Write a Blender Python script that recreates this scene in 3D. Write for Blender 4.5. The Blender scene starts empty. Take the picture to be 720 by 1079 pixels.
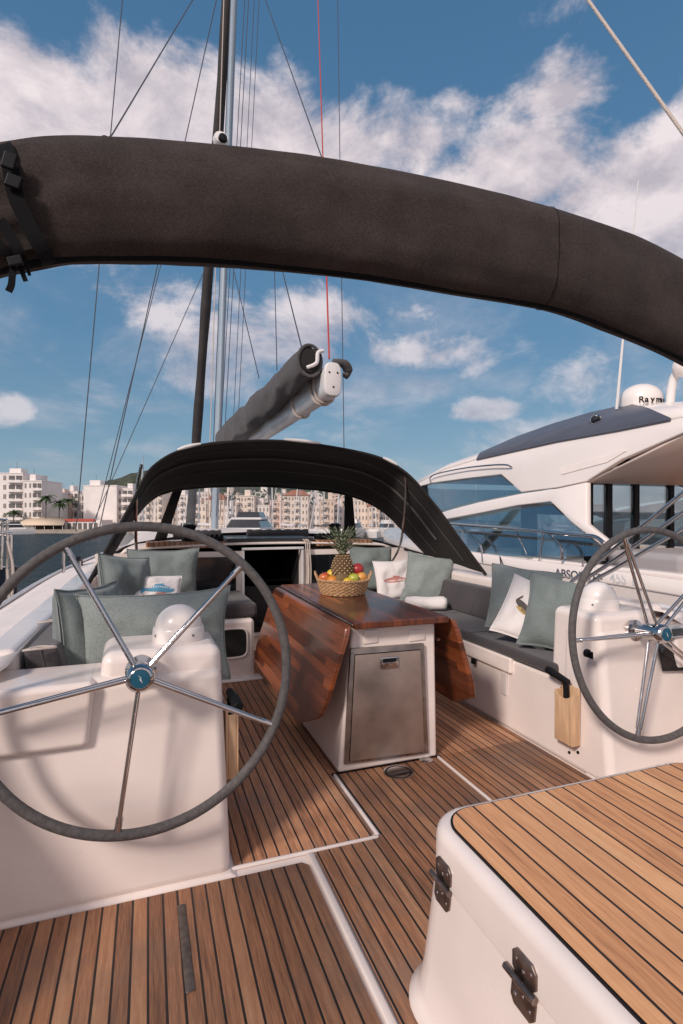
import bpy, bmesh, math, random
from mathutils import Vector, Matrix, noise
random.seed(7)
PI = math.pi
C = bpy.context.scene.collection
# ---------------------------------------------------------------- camera model (measured from the photograph)
F, HX, HY, TH = 566.0, 360.0, 544.0, math.radians(19.8)
SN, CS = math.sin(TH), math.cos(TH)
EYE = 1.3
def at(px, py, X=None, Y=None, Z=None, d=None):
    """real-world point seen at a pixel, given one real coordinate of it"""
    r = (px-HX)/F; z = (HY-py)/F
    dx, dy = SN + r*CS, CS - r*SN
    if d is None:
        if X is not None: d = X/dx
        elif Y is not None: d = Y/dy
        else: d = (Z-EYE)/z
    return Vector((d*dx, d*dy, EYE + d*z))

# ---------------------------------------------------------------- mesh builder
ORG = {}
class MB:
    def __init__(s): s.v=[]; s.f=[]; s.m=[]
    def add(s, vs, fs, m=0):
        b = len(s.v); s.v += [Vector(v) for v in vs]
        for f in fs: s.f.append([b+i for i in f]); s.m.append(m)
        return s
    def box(s, x0,x1,y0,y1,z0,z1, m=0):
        return s.hexa([(x0,y0),(x1,y0),(x1,y1),(x0,y1)], z0, [(x0,y0),(x1,y0),(x1,y1),(x0,y1)], z1, m)
    def hexa(s, p0, z0, p1, z1, m=0):
        n=len(p0)
        vs=[(x,y,z0) for x,y in p0]+[(x,y,z1) for x,y in p1]
        fs=[list(range(n))[::-1], list(range(n,2*n))]+[[i,(i+1)%n,n+(i+1)%n,n+i] for i in range(n)]
        return s.add(vs,fs,m)
    def obox(s, c, ax, ay, az, m=0):
        c=Vector(c); ax=Vector(ax); ay=Vector(ay); az=Vector(az)
        vs=[c+i*ax+j*ay+k*az for k in(-1,1) for j in(-1,1) for i in(-1,1)]
        return s.add(vs,[(0,2,3,1),(4,5,7,6),(0,1,5,4),(2,6,7,3),(0,4,6,2),(1,3,7,5)],m)
    def prism(s, poly, off, m=0):
        n=len(poly); off=Vector(off); a=[Vector(p) for p in poly]
        return s.add(a+[p+off for p in a],[list(range(n))[::-1],list(range(n,2*n))]+[[i,(i+1)%n,n+(i+1)%n,n+i] for i in range(n)],m)
    def tube(s, pts, r, n=10, m=0, caps=True, closed=False):
        P=[Vector(p) for p in pts]; N=len(P); rs=r if isinstance(r,(list,tuple)) else [r]*N
        up=Vector((0,0,1)); rings=[]; prev=None
        for i,p in enumerate(P):
            if closed: t=P[(i+1)%N]-P[i-1]
            else: t=P[min(i+1,N-1)]-P[max(i-1,0)]
            t.normalize()
            if prev is None:
                a = up if abs(t.dot(up))<.95 else Vector((1,0,0))
                u=(a-t*a.dot(t)).normalized()
            else: u=(prev-t*prev.dot(t)).normalized()
            prev=u; w=t.cross(u)
            rings.append([p+rs[i]*(math.cos(2*PI*k/n)*u+math.sin(2*PI*k/n)*w) for k in range(n)])
        return s.loft(rings,m,caps and not closed,closed)
    def loft(s, rings, m=0, caps=True, closed=False):
        n=len(rings[0]); N=len(rings); vs=[v for r in rings for v in r]; fs=[]
        for i in range(N if closed else N-1):
            j=(i+1)%N
            for k in range(n): fs.append((i*n+k,i*n+(k+1)%n,j*n+(k+1)%n,j*n+k))
        if caps: fs.append(tuple(range(n))[::-1]); fs.append(tuple((N-1)*n+k for k in range(n)))
        return s.add(vs,fs,m)
    def lathe(s, prof, c, axis=(0,0,1), n=24, m=0):
        c=Vector(c); a=Vector(axis).normalized(); t=Vector((1,0,0)) if abs(a.x)<.9 else Vector((0,1,0))
        u=(t-a*t.dot(a)).normalized(); w=a.cross(u)
        rings=[[c+a*h+max(r,1e-4)*(math.cos(2*PI*k/n)*u+math.sin(2*PI*k/n)*w) for k in range(n)] for r,h in prof]
        return s.loft(rings,m,True)
    def grid(s, fn, nu, nv, m=0):
        vs=[fn(i/nu,j/nv) for j in range(nv+1) for i in range(nu+1)]
        fs=[(j*(nu+1)+i,j*(nu+1)+i+1,(j+1)*(nu+1)+i+1,(j+1)*(nu+1)+i) for j in range(nv) for i in range(nu)]
        return s.add(vs,fs,m)
    def sphere(s, c, r, nu=20, nv=12, m=0, fn=None):
        c=Vector(c); r=Vector(r) if not isinstance(r,(int,float)) else Vector((r,r,r))
        rings=[]
        for j in range(nv+1):
            t=PI*(j/nv); ra=max(math.sin(t),1e-3)
            ring=[]
            for k in range(nu):
                p=Vector((ra*math.cos(2*PI*k/nu),ra*math.sin(2*PI*k/nu),-math.cos(t)))
                if fn: p=fn(p)
                ring.append(c+Vector((p.x*r.x,p.y*r.y,p.z*r.z)))
            rings.append(ring)
        return s.loft(rings,m,True)
    def build(s, name, mats, parent=None, bevel=0, seg=3, sub=0, ang=40, solid=0, norm=True, org=None):
        o3 = org if org is not None else (ORG[parent.name] if parent is not None else Vector((0,0,0)))
        me=bpy.data.meshes.new(name)
        me.from_pydata([v-o3 for v in s.v],[],s.f)
        if not isinstance(mats,(list,tuple)): mats=[mats]
        for k in mats: me.materials.append(k)
        for p,mi in zip(me.polygons,s.m): p.material_index=mi; p.use_smooth=True
        if norm:
            b=bmesh.new(); b.from_mesh(me); bmesh.ops.recalc_face_normals(b,faces=b.faces); b.to_mesh(me); b.free()
        me.set_sharp_from_angle(angle=math.radians(ang))
        o=bpy.data.objects.new(name,me); C.objects.link(o)
        if parent is not None: o.parent=parent
        else: o.location=o3
        ORG[o.name]=o3
        if bevel:
            md=o.modifiers.new('bevel','BEVEL'); md.width=bevel; md.segments=seg; md.limit_method='ANGLE'; md.angle_limit=math.radians(28)
            me.set_sharp_from_angle(angle=math.radians(180))
            md.harden_normals=(seg>2)
        if sub:
            md=o.modifiers.new('sub','SUBSURF'); md.levels=sub; md.render_levels=sub
        if solid:
            md=o.modifiers.new('solid','SOLIDIFY'); md.thickness=solid; md.offset=0
        return o
def tag(o,label=None,cat=None,group=None,kind=None):
    if label: o['label']=label
    if cat: o['category']=cat
    if group: o['group']=group
    if kind: o['kind']=kind
    return o
def thing(name,label,cat,loc=(0,0,0),group=None):
    o=bpy.data.objects.new(name,None); C.objects.link(o); o.location=loc; o.empty_display_size=.1
    ORG[o.name]=Vector(loc); tag(o,label,cat,group); return o
def spline(pts, n):
    P=[Vector(p) for p in pts]; out=[]; N=len(P)-1
    for i in range(n+1):
        t=i/n*N; k=min(int(t),N-1); u=t-k
        p0=P[max(k-1,0)]; p1=P[k]; p2=P[k+1]; p3=P[min(k+2,N)]
        out.append(.5*((2*p1)+(p2-p0)*u+(2*p0-5*p1+4*p2-p3)*u*u+(3*p1-p0-3*p2+p3)*u*u*u))
    return out
def text_mesh(txt, size, depth, shear=0):
    cu=bpy.data.curves.new('lettering','FONT'); cu.body=txt; cu.size=size; cu.extrude=depth; cu.shear=shear; cu.align_x='LEFT'; cu.offset=size*.018
    o=bpy.data.objects.new('lettering',cu); C.objects.link(o)
    dg=bpy.context.evaluated_depsgraph_get(); me=bpy.data.meshes.new_from_object(o.evaluated_get(dg))
    bpy.data.objects.remove(o); return me

# ---------------------------------------------------------------- materials
def mat(name, col=(.5,.5,.5), rough=.5, metal=0, coat=0, spec=.5, var=0, vscale=8, bump=0, bscale=200, rvar=0, sheen=0, stretch=None, col2=None, coords='Object'):
    m=bpy.data.materials.new(name); m.use_nodes=True; nt=m.node_tree; b=nt.nodes['Principled BSDF']
    b.inputs['Base Color'].default_value=(*col,1); b.inputs['Roughness'].default_value=rough; b.inputs['Metallic'].default_value=metal
    b.inputs['Coat Weight'].default_value=coat; b.inputs['Coat Roughness'].default_value=.08; b.inputs['Specular IOR Level'].default_value=spec
    if sheen: b.inputs['Sheen Weight'].default_value=sheen
    N=nt.nodes.new; L=nt.links.new
    tc=N('ShaderNodeTexCoord'); src=tc.outputs[coords]
    if stretch:
        mp=N('ShaderNodeMapping'); mp.inputs['Scale'].default_value=stretch; L(src,mp.inputs[0]); src=mp.outputs[0]
    if var or rvar or col2:
        n=N('ShaderNodeTexNoise'); n.inputs['Scale'].default_value=vscale; n.inputs['Detail'].default_value=6; L(src,n.inputs['Vector'])
        cr=N('ShaderNodeValToRGB'); e=cr.color_ramp.elements; e[0].position=.3; e[1].position=.72
        c2=col2 or tuple(min(1,c*(1+var)) for c in col); c1=tuple(c*(1-var) for c in col) if not col2 else col
        e[0].color=(*c1,1); e[1].color=(*c2,1); L(n.outputs[0],cr.inputs[0]); L(cr.outputs[0],b.inputs['Base Color'])
        if rvar:
            mr=N('ShaderNodeMapRange'); mr.inputs[3].default_value=max(.02,rough-rvar); mr.inputs[4].default_value=rough+rvar
            mr.inputs[1].default_value=.3; mr.inputs[2].default_value=.7
            L(n.outputs[0],mr.inputs[0]); L(mr.outputs[0],b.inputs['Roughness'])
    if bump:
        n2=N('ShaderNodeTexNoise'); n2.inputs['Scale'].default_value=bscale; n2.inputs['Detail'].default_value=3; L(src,n2.inputs['Vector'])
        bp=N('ShaderNodeBump'); bp.inputs['Strength'].default_value=bump; bp.inputs['Distance'].default_value=.01; L(n2.outputs[0],bp.inputs['Height']); L(bp.outputs[0],b.inputs['Normal'])
    return m
def math_node(nt,op,a,b=None,clamp=False):
    n=nt.nodes.new('ShaderNodeMath'); n.operation=op; n.use_clamp=clamp
    for i,x in enumerate((a,b)):
        if x is None: continue
        if isinstance(x,(int,float)): n.inputs[i].default_value=x
        else: nt.links.new(x,n.inputs[i])
    return n.outputs[0]
def planks(name, w, caulk, stops, axis='X', off=0, rough=.55, coat=0, seam=(.012,.011,.011), grain=1.0, weather=(.2,.16,.14), wamt=.5, bumps=.5, seglen=0, ystr=4.5):
    """wood strips running along Y: width w, dark caulk, each strip its own tone"""
    m=bpy.data.materials.new(name); m.use_nodes=True; nt=m.node_tree; b=nt.nodes['Principled BSDF']; N=nt.nodes.new; L=nt.links.new
    tc=N('ShaderNodeTexCoord'); sp=N('ShaderNodeSeparateXYZ'); L(tc.outputs['Object'],sp.inputs[0])
    x=sp.outputs[0] if axis=='X' else sp.outputs[2]; y=sp.outputs[1]
    q=math_node(nt,'DIVIDE',math_node(nt,'ADD',x,off+20*w),w); idx=math_node(nt,'FLOOR',q); fr=math_node(nt,'FRACT',q)
    if seglen:
        w1=N('ShaderNodeTexWhiteNoise'); w1.noise_dimensions='1D'; L(idx,w1.inputs['W'])
        yy=math_node(nt,'FLOOR',math_node(nt,'ADD',math_node(nt,'DIVIDE',y,seglen),math_node(nt,'MULTIPLY',w1.outputs[0],5)))
        idx=math_node(nt,'ADD',idx,math_node(nt,'MULTIPLY',yy,17.3))
    edge=math_node(nt,'ABSOLUTE',math_node(nt,'SUBTRACT',fr,.5))
    seamf=N('ShaderNodeMapRange'); seamf.interpolation_type='SMOOTHSTEP'; h=.5-caulk/w/2
    seamf.inputs[1].default_value=h-.02; seamf.inputs[2].default_value=h+.02; L(edge,seamf.inputs[0])
    wn=N('ShaderNodeTexWhiteNoise'); wn.noise_dimensions='1D'; L(idx,wn.inputs['W'])
    cb=N('ShaderNodeCombineXYZ'); L(math_node(nt,'MULTIPLY',x,90),cb.inputs[0]); L(math_node(nt,'MULTIPLY',y,ystr),cb.inputs[1]); L(math_node(nt,'MULTIPLY',idx,3.7),cb.inputs[2])
    g=N('ShaderNodeTexNoise'); g.inputs['Scale'].default_value=1; g.inputs['Detail'].default_value=7; g.inputs['Roughness'].default_value=.7; L(cb.outputs[0],g.inputs['Vector'])
    cb2=N('ShaderNodeCombineXYZ'); L(math_node(nt,'MULTIPLY',x,420),cb2.inputs[0]); L(math_node(nt,'MULTIPLY',y,16),cb2.inputs[1]); L(idx,cb2.inputs[2])
    g2=N('ShaderNodeTexNoise'); g2.inputs['Scale'].default_value=1; g2.inputs['Detail'].default_value=3; L(cb2.outputs[0],g2.inputs['Vector'])
    t=math_node(nt,'ADD',math_node(nt,'MULTIPLY',wn.outputs[0],.55),math_node(nt,'ADD',math_node(nt,'MULTIPLY',math_node(nt,'SUBTRACT',g.outputs[0],.5),1.1*grain),math_node(nt,'MULTIPLY',math_node(nt,'SUBTRACT',g2.outputs[0],.5),.55*grain)))
    t=math_node(nt,'ADD',t,.22)
    cr=N('ShaderNodeValToRGB'); el=cr.color_ramp.elements
    for i,(p,c) in enumerate(stops):
        e=el[i] if i<2 else el.new(p)
        e.position=p; e.color=(*c,1)
    L(t,cr.inputs[0])
    wt=N('ShaderNodeTexNoise'); wt.inputs['Scale'].default_value=2.3; wt.inputs['Detail'].default_value=8; wt.inputs['Roughness'].default_value=.65; L(tc.outputs['Object'],wt.inputs['Vector'])
    wr=N('ShaderNodeMapRange'); wr.inputs[1].default_value=.48; wr.inputs[2].default_value=.72; wr.inputs[4].default_value=wamt; L(wt.outputs[0],wr.inputs[0])
    mx=N('ShaderNodeMix'); mx.data_type='RGBA'; L(wr.outputs[0],mx.inputs[0]); L(cr.outputs[0],mx.inputs[6]); mx.inputs[7].default_value=(*weather,1)
    m2=N('ShaderNodeMix'); m2.data_type='RGBA'; L(seamf.outputs[0],m2.inputs[0]); L(mx.outputs[2],m2.inputs[6]); m2.inputs[7].default_value=(*seam,1)
    L(m2.outputs[2],b.inputs['Base Color']); b.inputs['Roughness'].default_value=rough; b.inputs['Coat Weight'].default_value=coat; b.inputs['Coat Roughness'].default_value=.12
    rr=N('ShaderNodeMapRange'); rr.inputs[3].default_value=rough-.1; rr.inputs[4].default_value=rough+.2; L(g.outputs[0],rr.inputs[0]); L(rr.outputs[0],b.inputs['Roughness'])
    hgt=math_node(nt,'SUBTRACT',math_node(nt,'MULTIPLY',g2.outputs[0],.35),seamf.outputs[0])
    bp=N('ShaderNodeBump'); bp.inputs['Strength'].default_value=bumps; bp.inputs['Distance'].default_value=.0025; L(hgt,bp.inputs['Height']); L(bp.outputs[0],b.inputs['Normal'])
    return m
def fabric(name, col, scale=420, bump=.35, var=.12, rough=.9, sheen=.25):
    m=bpy.data.materials.new(name); m.use_nodes=True; nt=m.node_tree; b=nt.nodes['Principled BSDF']; N=nt.nodes.new; L=nt.links.new
    tc=N('ShaderNodeTexCoord')
    n1=N('ShaderNodeTexNoise'); n1.inputs['Scale'].default_value=6; n1.inputs['Detail'].default_value=5; L(tc.outputs['Object'],n1.inputs['Vector'])
    n2=N('ShaderNodeTexNoise'); n2.inputs['Scale'].default_value=scale; n2.inputs['Detail'].default_value=2; L(tc.outputs['Object'],n2.inputs['Vector'])
    w=N('ShaderNodeTexWave'); w.inputs['Scale'].default_value=scale*.45; w.inputs['Distortion'].default_value=1.5; w.bands_direction='DIAGONAL'; L(tc.outputs['Object'],w.inputs['Vector'])
    s=math_node(nt,'ADD',math_node(nt,'MULTIPLY',n1.outputs[0],.5),math_node(nt,'MULTIPLY',n2.outputs[0],.5))
    cr=N('ShaderNodeValToRGB'); e=cr.color_ramp.elements; e[0].position=.32; e[1].position=.68
    e[0].color=(*[c*(1-var*1.6) for c in col],1); e[1].color=(*[min(1,c*(1+var*1.6)) for c in col],1); L(s,cr.inputs[0]); L(cr.outputs[0],b.inputs['Base Color'])
    b.inputs['Roughness'].default_value=rough; b.inputs['Sheen Weight'].default_value=sheen; b.inputs['Specular IOR Level'].default_value=.2
    hh=math_node(nt,'ADD',math_node(nt,'MULTIPLY',n2.outputs[0],.8),math_node(nt,'MULTIPLY',w.outputs[1],.4))
    hh=math_node(nt,'ADD',hh,math_node(nt,'MULTIPLY',n1.outputs[0],6.0))
    bp=N('ShaderNodeBump'); bp.inputs['Strength'].default_value=bump; bp.inputs['Distance'].default_value=.002; L(hh,bp.inputs['Height']); L(bp.outputs[0],b.inputs['Normal'])
    return m
def glass(name, tint, clear, rough=.02, gl=(1,1,1), milk=0):
    """thin pane: part transparent, part glossy by Fresnel"""
    m=bpy.data.materials.new(name); m.use_nodes=True; nt=m.node_tree; N=nt.nodes.new; L=nt.links.new
    for n in list(nt.nodes): nt.nodes.remove(n)
    out=N('ShaderNodeOutputMaterial'); tr=N('ShaderNodeBsdfTransparent'); tr.inputs[0].default_value=(*tint,1)
    g=N('ShaderNodeBsdfGlossy'); g.inputs['Roughness'].default_value=rough; g.inputs['Color'].default_value=(*gl,1)
    lw=N('ShaderNodeLayerWeight'); lw.inputs['Blend'].default_value=.5
    mr=N('ShaderNodeMapRange'); mr.inputs[3].default_value=1-clear; mr.inputs[4].default_value=min(1,1-clear+.6); L(math_node(nt,'POWER',lw.outputs['Facing'],4.0),mr.inputs[0])
    mx=N('ShaderNodeMixShader'); L(mr.outputs[0],mx.inputs[0]); L(tr.outputs[0],mx.inputs[1]); L(g.outputs[0],mx.inputs[2]); L(mx.outputs[0],out.inputs[0])
    if milk:
        df=N('ShaderNodeBsdfTranslucent'); df.inputs[0].default_value=(.85,.80,.78,1); m2=N('ShaderNodeMixShader')
        tc=N('ShaderNodeTexCoord'); nz=N('ShaderNodeTexNoise'); nz.inputs['Scale'].default_value=2.2; nz.inputs['Detail'].default_value=6; L(tc.outputs['Object'],nz.inputs['Vector'])
        L(math_node(nt,'MULTIPLY',nz.outputs[0],milk*2),m2.inputs[0]); L(mx.outputs[0],m2.inputs[1]); L(df.outputs[0],m2.inputs[2]); L(m2.outputs[0],out.inputs[0])
    return m
M={}
M['gel']=mat('white_gelcoat',(.82,.72,.668),.22,coat=.35,var=.05,vscale=3.5,rvar=.08)
M['gel2']=mat('nonskid_gelcoat',(.82,.725,.675),.5,var=.05,vscale=5,bump=.15,bscale=350)
M['teak']=planks('weathered_teak',.047,.0066,[(.0,(.15,.070,.040)),(.35,(.35,.158,.080)),(.62,(.49,.235,.120)),(1,(.59,.33,.185))],weather=(.24,.155,.115),wamt=.85,grain=1.4)
M['teakbox']=planks('honey_teak',.0625,.006,[(.0,(.40,.175,.08)),(.35,(.64,.305,.14)),(.65,(.76,.39,.185)),(1,(.82,.49,.26))],weather=(.36,.19,.11),grain=1.3,wamt=.35,off=.02)
M['table']=planks('varnished_mahogany',.043,.0012,[(.0,(.016,.006,.003)),(.38,(.10,.022,.008)),(.65,(.28,.07,.02)),(1,(.48,.14,.042))],rough=.32,coat=.6,weather=(.15,.04,.015),wamt=.15,seam=(.05,.02,.01),bumps=.06,seglen=1.1,off=.01,grain=1.1,ystr=1.6)
M['tablev']=planks('varnished_mahogany_leaf',.043,.0012,[(.0,(.022,.007,.003)),(.35,(.11,.027,.009)),(.65,(.25,.064,.018)),(1,(.44,.13,.038))],axis='Z',rough=.3,coat=.7,weather=(.15,.04,.015),wamt=.15,seam=(.05,.02,.01),bumps=.06,seglen=.9,off=.02,grain=1.0,ystr=1.6)
M['ply']=mat('pale_wood',(.62,.40,.24),.5,var=.18,vscale=3,stretch=(14,14,2.0),bump=.1,bscale=60)
M['steel']=mat('polished_steel',(.56,.53,.52),.14,metal=1,var=.1,vscale=14,rvar=.06)
M['fridge']=mat('stained_brushed_steel',(.36,.28,.24),.40,metal=.6,var=.3,vscale=5,rvar=.12,bump=.05,bscale=120)
M['fridgef']=mat('dull_steel_frame',(.32,.27,.24),.33,metal=.8,var=.25,vscale=12,rvar=.1)
M['hinge']=mat('brown_tarnished_steel',(.22,.17,.15),.34,metal=.9,var=.35,vscale=40,rvar=.1)
M['canvas']=fabric('charcoal_brown_canvas',(.040,.030,.027),scale=150,bump=.6,var=.28,sheen=.06)
M['hood']=fabric('black_canvas',(.020,.017,.016),scale=320,bump=.3,var=.1,sheen=.05)
M['bag']=fabric('dark_grey_sailcloth',(.085,.078,.08),scale=200,bump=.4,var=.15,sheen=.1)
M['black']=mat('black_plastic',(.007,.007,.008),.5,spec=.2)
M['webbing']=mat('black_webbing',(.006,.006,.007),.8,spec=.12,bump=.4,bscale=500)
M['blackgloss']=mat('smoked_acrylic',(.008,.009,.012),.08,coat=.5)
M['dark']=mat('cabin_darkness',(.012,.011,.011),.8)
M['rim']=mat('worn_grey_leather',(.10,.092,.09),.75,var=.28,vscale=60,bump=.5,bscale=260)
M['sage']=fabric('sage_linen',(.172,.202,.194),scale=190,var=.2,bump=.5)
M['sage2']=fabric('pale_sage_linen',(.238,.268,.257),scale=190,var=.2,bump=.5)
M['whitef']=fabric('white_cotton',(.74,.69,.67),var=.06)
M['terry']=fabric('white_terry',(.76,.71,.69),scale=160,bump=.9,var=.1)
M['cush']=fabric('charcoal_upholstery',(.062,.054,.056),scale=260,var=.16,bump=.35)
M['fishred']=fabric('faded_red_print',(.50,.22,.18)); M['fishblue']=fabric('blue_print',(.10,.30,.45)); M['inkdark']=fabric('dark_ink_print',(.10,.085,.08)); M['inkgold']=fabric('ochre_print',(.50,.34,.12))
M['wicker']=mat('wicker',(.50,.30,.15),.65,var=.35,vscale=60,bump=.5,bscale=150)
M['dome']=mat('white_plastic_dome',(.82,.75,.71),.3,coat=.2)
M['alu']=mat('boom_aluminium',(.72,.71,.72),.35,metal=.1,var=.1,vscale=5)
M['mast']=mat('pale_mast_paint',(.30,.37,.44),.5,var=.04)
M['cap']=mat('boom_cap_white',(.72,.69,.68),.4)
M['wire']=mat('rigging_wire',(.10,.10,.11),.4,metal=.5)
M['ropew']=mat('pale_rope',(.55,.47,.42),.8,bump=.5,bscale=300)
M['roper']=mat('red_rope',(.42,.05,.04),.8)
M['badge']=mat('blue_badge',(.012,.085,.14),.25,coat=.4)
M['white']=mat('white_paint',(.78,.74,.72),.5)
M['clear']=glass('clear_vinyl',(.95,.94,.92),.95,rough=.04,milk=.10)
M['window']=glass('boat_window',(.72,.79,.81),.76)
M['door']=glass('boat_door_glass',(.80,.86,.88),.72)
M['myw']=mat('yacht_gelcoat',(.84,.755,.71),.22,coat=.5,var=.02,vscale=1.5)
M['myroof']=mat('slate_roof_panel',(.085,.09,.115),.45,coat=.05,var=.1,vscale=3)
M['navy']=mat('navy_hull',(.008,.011,.022),.2,coat=.5)
M['leafy']=mat('leaf_green',(.05,.085,.03),.6,var=.4,vscale=20)

# ================================================================ OWN SAILING YACHT
Y0=thing('sailing_yacht','white sailing yacht with open teak cockpit, twin helm consoles and a boom over the companionway','sailing yacht')
XC=1.1
def hb(y): return 2.02 if y<5 else 2.02*(1-((y-5)/11.2)**1.75)
def dz(y): return .70+.0035*max(0,y-4)**1.6-.58*max(0,min(1,(2.0-y)/1.0))  # aft sheer drops out of view, shaped to keep its shadow off the cockpit
# hull shell
mb=MB(); ys=[-1.6+i*.55 for i in range(33)]
ys=[y for y in ys if y<16.1]
for s in (-1,1):
    def hf(u,v,s=s):
        y=ys[0]+(ys[-1]-ys[0])*u; b=hb(y)*(1-.10*v*v); return (XC+s*b, y, dz(y)-v*(dz(y)+1.0))
    mb.grid(hf,60,6)
mb.build('hull',M['gel'],Y0,solid=.03,norm=False)
# side decks and foredeck
def innerx(y,s): return (-.46-.26*max(0,min(1,(2.1-y)/.3))) if s<0 else 2.62  # port inner edge moves outboard aft, unseen, to shade the floor less
mb=MB()
for s in (-1,1):
    def df(u,v,s=s):
        y=-1.6+8.32*u; xo=XC+s*(hb(y)-.003); xi=innerx(y,s); return (xo+(xi-xo)*v, y, dz(y)+.085*v)
    mb.grid(df,20,4)
mb.build('side_deck',M['gel2'],Y0,norm=False,solid=.01)
mb=MB()
def ff(u,v):
    y=6.722+9.38*u; b=hb(y)-.003; t=2*v-1; return (XC+b*t,y,dz(y)+.085*(1-t*t)-.002)
mb.grid(ff,30,10); mb.build('foredeck',M['gel2'],Y0,norm=False,solid=.01)
# toe rails
for s in (-1,1):
    mb=MB(); pts=[(XC+s*(hb(y)-.02),y,dz(y)+.02) for y in [-1.5+i*.6 for i in range(29)]]
    mb.tube(pts,.016,8); 
    for i in range(1,28,2):
        p=pts[i]; mb.box(p[0]-.012,p[0]+.012,p[1]-.05,p[1]+.05,p[2]-.03,p[2])
    mb.build('toe_rail',M['alu'],Y0)
# coaming walls (bench backs)
MB().hexa([(-.60,2.30),(-.43,2.30),(-.40,5.18),(-.60,5.18)],-.3,[(-.60,2.30),(-.46,2.30),(-.43,5.18),(-.60,5.18)],.80).build('coaming',M['gel'],Y0,bevel=.035,seg=4)
MB().hexa([(2.60,2.28),(2.80,2.28),(2.80,5.18),(2.58,5.18)],-.3,[(2.62,2.28),(2.80,2.28),(2.80,5.18),(2.60,5.18)],.80).build('coaming',M['gel'],Y0,bevel=.035,seg=4)
# cockpit floor: white moulding and teak panels
MB().box(-1.4,3.6,-1.6,5.6,-.12,0).build('cockpit_floor',M['gel'],Y0)
def panel(poly,z0=.001,z1=.010,name='teak_panel',m='teak',bev=.003):
    MB().hexa(poly,z0,poly,z1).build(name,M[m],Y0,bevel=bev,seg=1)
panel([(-1.2,-1.5),(.560,-1.5),(.560,1.915),(.540,1.937),(-1.2,1.937)])
panel([(.605,-1.5),(1.452,-1.5),(1.452,2.535),(.892,2.535),(.892,2.0),(.862,1.978),(.605,1.978)])
panel([(1.482,-1.5),(2.055,-1.5),(2.055,2.55),(1.482,2.55)])
panel([(.30,2.006),(.85,2.006),(.862,2.018),(.862,2.552),(2.055,2.552),(2.055,5.15),(.30,5.15)])
def strip(p,q,w,h=.016):
    p=Vector((*p,0)); q=Vector((*q,0)); t=(q-p).normalized(); n=Vector((-t.y,t.x,0))*w
    MB().prism([p-n,q-n,q+n,p+n],(0,0,h)).build('floor_trim',M['gel'],Y0,bevel=.006,seg=2)
strip((.5825,-1.5),(.5825,1.975),.0135,.016); strip((.25,1.989),(.875,1.989),.0085,.014); strip((.877,2.0),(.877,2.54),.0085,.013); strip((1.467,-1.5),(1.467,2.545),.0085,.013)
MB().box(.865,1.48,2.5365,2.5505,.001,.011).build('drain_gap',M['black'],Y0)
# floor fittings
p=at(420,816,Z=0)
MB().lathe([(.0,.011),(.055,.011),(.062,.014),(.070,.012),(.072,.0)][::-1],p,n=32).build('deck_hatch_cover',M['black'],Y0)
MB().lathe([(.071,.001),(.076,.001),(.077,.0125),(.071,.0125)],p,n=32).build('hatch_ring',M['steel'],Y0)
p=at(449,803,Z=0)
MB().lathe([(.038,.0),(.036,.014),(.026,.016),(.02,.012),(.0,.012)],p,n=24).build('deck_drain',M['steel'],Y0)
a=at(191,957,Z=0); b=at(201,1050,Z=0); t=(b-a).normalized(); n=Vector((-t.y,t.x,0))*.0135
MB().prism([a-n+Vector((0,0,.0095)),b-n+Vector((0,0,.0095)),b+n+Vector((0,0,.0095)),a+n+Vector((0,0,.0095))],(0,0,.004)).build('inlaid_track',mat('dark_inlay',(.075,.058,.05),.5,var=.4,vscale=60),Y0,bevel=.002,seg=1)

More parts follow.
